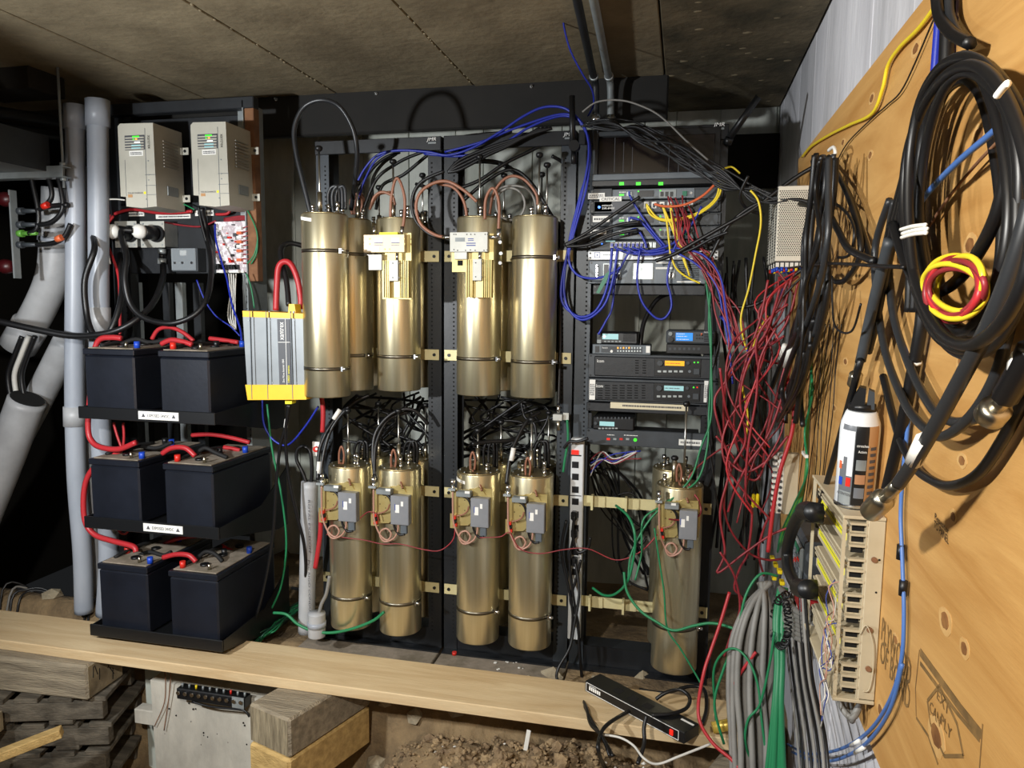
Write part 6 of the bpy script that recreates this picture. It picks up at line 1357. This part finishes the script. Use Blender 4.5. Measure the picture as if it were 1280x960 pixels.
# black cables across the radio rack
for k, pts in enumerate([[(706, 306), (735, 290), (770, 266), (800, 246)], [(706, 307), (740, 293), (770, 282), (800, 277)], [(708, 308), (735, 306), (765, 294), (798, 287)]]): W('black_cable', .0055, pts, 2.52, 'black serial cable reaching in from the rack post to an interface shelf', 'black serial cables of the radio rack')
for k, pts in enumerate([[(1018, 208), (990, 225), (940, 262), (900, 285), (870, 302), (842, 318), (820, 326)], [(1030, 262), (1000, 250), (955, 252), (925, 268), (905, 290), (893, 312), (884, 335), (890, 365)], [(1012, 330), (985, 350), (950, 378), (920, 384), (896, 376), (886, 352), (884, 330), (876, 316)], [(935, 220), (925, 245), (935, 262), (955, 268)], [(910, 290), (890, 298), (868, 310), (848, 318)]]): W('black_cable', [.0065, .006, .006, .005, .005][k], pts, [2.42, 2.5], ['black cable slanting up from the display unit to the plywood bundle', 'black cable arching over the perforated supplies to the rack', 'black cable sagging between the tangle and the plywood', 'short black cable hooked beside the rack post', 'short black cable across the white rack panel'][k])
W('black_cable', .008, [(801, 440, 2.62), (801, 425, 2.62), (806, 400, 2.65), (822, 374, 2.68), (845, 366, 2.7), (880, 366, 2.7)], None, 'thick black cable curving up behind the small radios')
for i in range(10): W('coax_dark', .0033, [(735-i, 152+i*.7), (765, 149+((i*7) % 10)*1.6), (800, 155+((i*3) % 10)*2.6), (850, 180+((i*9) % 10)*2.8), (900, 208+((i*7) % 10)*3), (940, 232+((i*3) % 10)*2.2), (965, 243+i*1.2), (985, 250)], [2.54-.014*((i*3) % 7), 2.47-.01*(i % 5)], 'dark cable of the flat bundle slanting over the radio rack', 'dark cables slanting over the radio rack', 'cable', 'cable', 6)
W('grey_cable', .003, [(728, 140), (745, 128), (770, 125), (795, 130), (825, 145), (860, 178), (885, 200)], [2.55, 2.48], 'grey cable arching highest over the radio rack')
for i in range(4): W('black_cable', .006, [(690-i*5, 160), (650-i*4, 172+i*3), (610, 185+i*3), (575, 200+i*4), (560, 215)], 2.56, 'black coax running along under the top bars', 'black coax under the top bars')
# antennas
o = thing('rubber_antenna', PY(715, 186, 2.53), 'black rubber antenna upright before the rack top bar', 'antenna'); m1 = MB(); m1.cyl(PY(716, 186, 2.53), PY(715, 120, 2.53), .011, .010, n=14); mk('rod', m1, 'black_plastic', o)
m1 = MB(); p = PY(719, 184, 2.53); m1.cyl(p, p-Vector((-.0, .03, 0)), .018, n=14); mk('hinge', m1, 'black_plastic', o); m1 = MB(); m1.cyl(PY(717, 205, 2.54), PY(717, 188, 2.54), .009, n=12); mk('stem', m1, 'black_plastic', o)
o = thing('rubber_antenna', PY(910, 174, 2.6), 'black rubber antenna leaning out at the rack corner', 'antenna'); m1 = MB(); m1.cyl(PY(912, 172, 2.59), PY(948, 121, 2.56), .012, .011, n=14); mk('rod', m1, 'black_plastic', o); m1 = MB(); m1.cyl(PY(909, 180, 2.6), PY(912, 172, 2.59), .014, n=12); mk('hinge', m1, 'black_plastic', o)
# ceiling conduits
for k, pts in enumerate([[(716, -25), (730, 40), (741, 92)], [(737, -25), (750, 40), (760, 92)]]):
    P = path(pts, ('z', 2.12), 6); e = P[-1]; P += catmull([e, e+Vector((.002, .05, -.01)), e+Vector((.004, .07, -.05)), e+Vector((.006, .075, -.16))], 5)[1:]
    o = mk('ceiling_conduit', MB().tube(P, .013, 12), 'galv_dull' if k else 'steel_black', None, ['dark', 'grey'][k]+' steel conduit along the ceiling bending down to the radio rack', 'conduit', fixn=False)
    m1 = MB(); q = P[-1]; m1.cyl(q, q+Vector((0, 0, .03)), .02, n=14); mk('fitting', m1, 'chrome', o); m1 = MB(); q = P[len(pts)*6-4]; m1.lathe(q, [(.0135, 0), (.017, 0), (.017, .012), (.0135, .012)], 14, 0, (P[len(pts)*6-3]-q)); mk('coupling', m1, 'galv', o)
W('blue_cable', .003, [(702, -20), (703, 20), (712, 60), (728, 92), (740, 112), (742, 130), (735, 145)], [2.3, 2.6], 'thin blue wire running down beside the ceiling conduits', None, 'wire', 'wire')

# ================================================================== BY THE INVERTER: CONDUIT AND FLOOR WIRES
pipe('conduit_pipe', [(387, 602), (385, 700), (383, 790)], 2.48, .031, 'pvc_pale', 'open printed conduit standing between the battery rack and the cavities')
pipe('conduit_stub', [(396, 766), (396, 780), (396, 795)], 2.42, .032, 'pvc_pale', 'short open conduit stub beside the printed conduit', ((.5, .02, .035, 'pvc_grey'),))
o = [x for x in COL.objects if x.name.startswith('conduit_pipe')][-1]
for s, y0, y1 in (('ROYAL EXCELON', 625, 690), ('PVC RIGID CONDUIT', 700, 770)): txtpx(s, 385.6, y0, 388, y1, 2.4485, 'label_ink', o, -1)
W('black_cable', .007, [(384, 606), (378, 590), (371, 575), (372, 562), (380, 558), (388, 566), (390, 590), (388, 610)], 2.48, 'black cable loop sticking out of the printed conduit'); W('grey_cable', .007, [(398, 770), (402, 755), (408, 742), (412, 720)], 2.43, 'grey cable rising out of the short conduit stub')
W('black_cable', .006, [(360, 506), (358, 530), (350, 560), (345, 610), (342, 660), (335, 710), (325, 755), (316, 782)], [2.34, 2.45], 'black cable hanging from under the inverter to the floor'); W('black_cable', .006, [(362, 506), (357, 540), (360, 590), (370, 640), (380, 680), (382, 720), (376, 735), (365, 735)], [2.34, 2.5], 'black cable dropping from the inverter behind the printed conduit'); W('white_label', .0075, [(358.4, 524), (357, 534)], 2.36, 'white sleeve on the cable under the inverter', None, 'label', 'cable_label')
W('blue_cable', .004, [(328, 500), (330, 530), (342, 550), (360, 556), (380, 535), (398, 508)], 2.5, 'blue wire sagging under the inverter', None, 'wire', 'wire'); W('green_cable', .004, [(334, 505), (340, 560), (352, 620), (358, 680), (352, 730), (340, 760)], 2.5, 'green wire falling behind the inverter to the floor', None, 'wire', 'wire'); W('red_cable', .009, [(402, 497), (404, 515), (403, 540)], 2.45, 'thick red cable coming down below the proud cavity'); W('red_cable', .009, [(401, 640), (400, 670), (394, 710)], 2.45, 'thick red cable reappearing beside the printed conduit')
rr = random.Random(44)
for i in range(13): W('green_cable' if i % 3 else 'green_dark', .0032, [(316+rr.uniform(-10, 12), 806+rr.uniform(-10, 6), ('z', -.05)), (335+rr.uniform(-8, 14), 785+rr.uniform(-9, 9), ('z', -.04+rr.uniform(0, .05))), (358+rr.uniform(-4, 8), 768+rr.uniform(-5, 6), ('z', -.02)), (385+rr.uniform(-5, 10), 752+rr.uniform(-5, 8), ('z', -.01))], None, 'green wire lying in the heap on the dirt beside the battery rack', 'green wires heaped on the dirt', 'wire', 'wire', 6)
W('green_cable', .0055, [(342, 766), (358, 768), (372, 780), (390, 788), (412, 791), (440, 786), (466, 776), (480, 765)], [2.42, 2.40], 'bright green wire looping before the first lower cavity', None, 'wire', 'wire')
fz = thing('fuse_holder', PY(396, 568, 2.5), 'white fuse holder with a red ring behind the conduit', 'fuse holder'); fc('base', 391, 552, 400, 570, 2.5, .004, 'white_label', fz, .001); scr(396, 561, 2.496, 'red_cap', fz, .011, .012, 'ring'); scr(396, 561, 2.484, 'white_label', fz, .005, .004, 'core')
sa = thing('surge_arrestor', PY(697, 530, 2.56), 'white coax surge arrestor beside the rack post', 'arrestor'); fc('body', 692, 517, 704, 525, 2.56, .02, 'white_metal', sa, .002); vcyl('connector', 698, 506, 517, 2.55, .007, 'chrome', sa); vcyl('connector', 698, 525, 538, 2.55, .007, 'nickel', sa); fc('bracket', 704, 516, 711, 525, 2.56, .004, 'white_metal', sa)
W('coax_dark', .006, [(698, 506), (699, 470), (700, 420), (700, 350), (698, 310)], [2.55, 2.6], 'dark coax running up the rack post from the surge arrestor'); W('green_cable', .0045, [(709, 525), (710, 550), (706, 575), (704, 590)], 2.55, 'green ground wire below the surge arrestor', None, 'wire', 'wire')
rr = random.Random(91)
for i in range(14): W('black_cable', rr.uniform(.003, .006), [(736+rr.uniform(0, 3), 562+rr.uniform(0, 30)), (760+rr.uniform(-12, 12), 600+rr.uniform(-30, 40)), (785+rr.uniform(-15, 15), 650+rr.uniform(-40, 60)), (812+rr.uniform(-10, 5), 690+rr.uniform(-60, 60))], [2.75+rr.uniform(0, .2), 2.8+rr.uniform(0, .2)], 'black cable strung behind the ribbed mounting bars', 'black cables behind the ribbed bars', 'cable', 'cable', 6)
for i in range(6): W(['red_thin', 'blue_cable', 'white_cable'][i % 3], .0025, [(738, 575+i*4), (752, 568+rr.uniform(-6, 10)), (768, 572+rr.uniform(-8, 10)), (782+rr.uniform(0, 20), 566+rr.uniform(-6, 8))], 2.66, ['red', 'blue', 'white'][i % 3]+' thin wire bunched under the alarm panel', ['red', 'blue', 'white'][i % 3]+' wires under the alarm panel', 'wire', 'wire', 6)

# ================================================================== POWER BAR ON THE PLANK
A, B = Vector((-.277, 2.325, .0015)), Vector((.045, 2.095, .0015)); d = (B-A); L = d.length; ux = d.normalized(); uy = Vector((-ux.y, ux.x, 0)); uz = Vector((0, 0, 1))
M = Matrix((ux, uy, uz)).transposed().to_4x4(); M.translation = A
o = thing('power_bar', A+d*.5, 'black rack power bar with white outlined front lying across the plank', 'power strip')
mk('body', MB().box((0, 0, 0), (L, .075, .036), 0, .002, M), 'black_plastic', o)
for x0, x1, z0, z1 in ((.008, L-.02, .032, .0335), (.008, L-.02, .003, .0045), (.006, .0075, .004, .032), (L-.021, L-.0195, .004, .032)): mk('white_outline', MB().box((x0, -.0008, z0), (x1, 0, z1), 0, 0, M), 'white_ink', o)
rr = random.Random(1); x = .02
mb = MB()
for q in range(6): mb.box((.02+q*.0085, -.0009, .012), (.026+q*.0085, 0, .024), 0, 0, M)
mk('brand_print', mb, 'white_ink', o)
mk('brand_print', MB().box((.02, -.0009, .0265), (.05, 0, .028), 0, 0, M), 'white_ink', o)
mk('switch', MB().box((L-.05, -.005, .01), (L-.038, 0, .027), 0, .001, M), 'led_red', o); mk('label', MB().box((L-.05, .05, .0362), (L-.005, .058, .0368), 0, 0, M), 'white_label', o)
for q in range(3): mk('outlet', MB().box((.10+q*.06, .02, .0358), (.13+q*.06, .05, .0364), 0, 0, M), 'black_matte', o)
W('black_cable', .006, [(786, 889, ('z', .02)), (760, 905, 2.1), (750, 920, 2.05), (748, 940, 2.0), (758, 962, ('z', -.2)), (775, 985, ('z', -.26))], None, 'black cord dropping off the plank before the power bar', cat='cable'); W('black_cable', .006, [(808, 895, 2.1), (805, 910, 2.08), (805, 930, 2.05), (797, 955, 2.0)], None, 'black cord hanging over the front of the power bar', cat='cable')
W('black_cable', .006, [(820, 874, ('z', .03)), (832, 866, ('z', .05)), (850, 862, ('z', .06)), (862, 872, ('z', .05)), (858, 885, ('z', .045)), (840, 892, ('z', .045)), (815, 894, ('z', .042))], None, 'black cord looped over the top of the power bar')
W('black_cable', .006, [(800, 862, ('z', -.02)), (830, 866, ('z', .0)), (862, 858, ('z', .01)), (880, 862, ('z', .01)), (883, 885, ('z', .01)), (878, 905, ('z', .01))], None, 'black cord lying behind the power bar')
W('white_cable', .0035, [(752, 918, 2.08), (775, 922, 2.07), (792, 932, 2.05), (805, 948, 2.0), (822, 955, 2.0), (850, 945, 2.02), (888, 930, 2.06)], None, 'thin white cord running under the power bar over the dirt')
for k in range(2): W('black_cable', .005, [(716, 862, 2.38), (724, 868, 2.36), (733, 885+k*3, 2.2), (738+k*4, 905, 2.12), (752+k*5, 920+k*8, 2.05), (762+k*4, 945, 2.0)], None, 'black cord bending off the plank beside the end of the power bar', 'black cords beside the power bar')
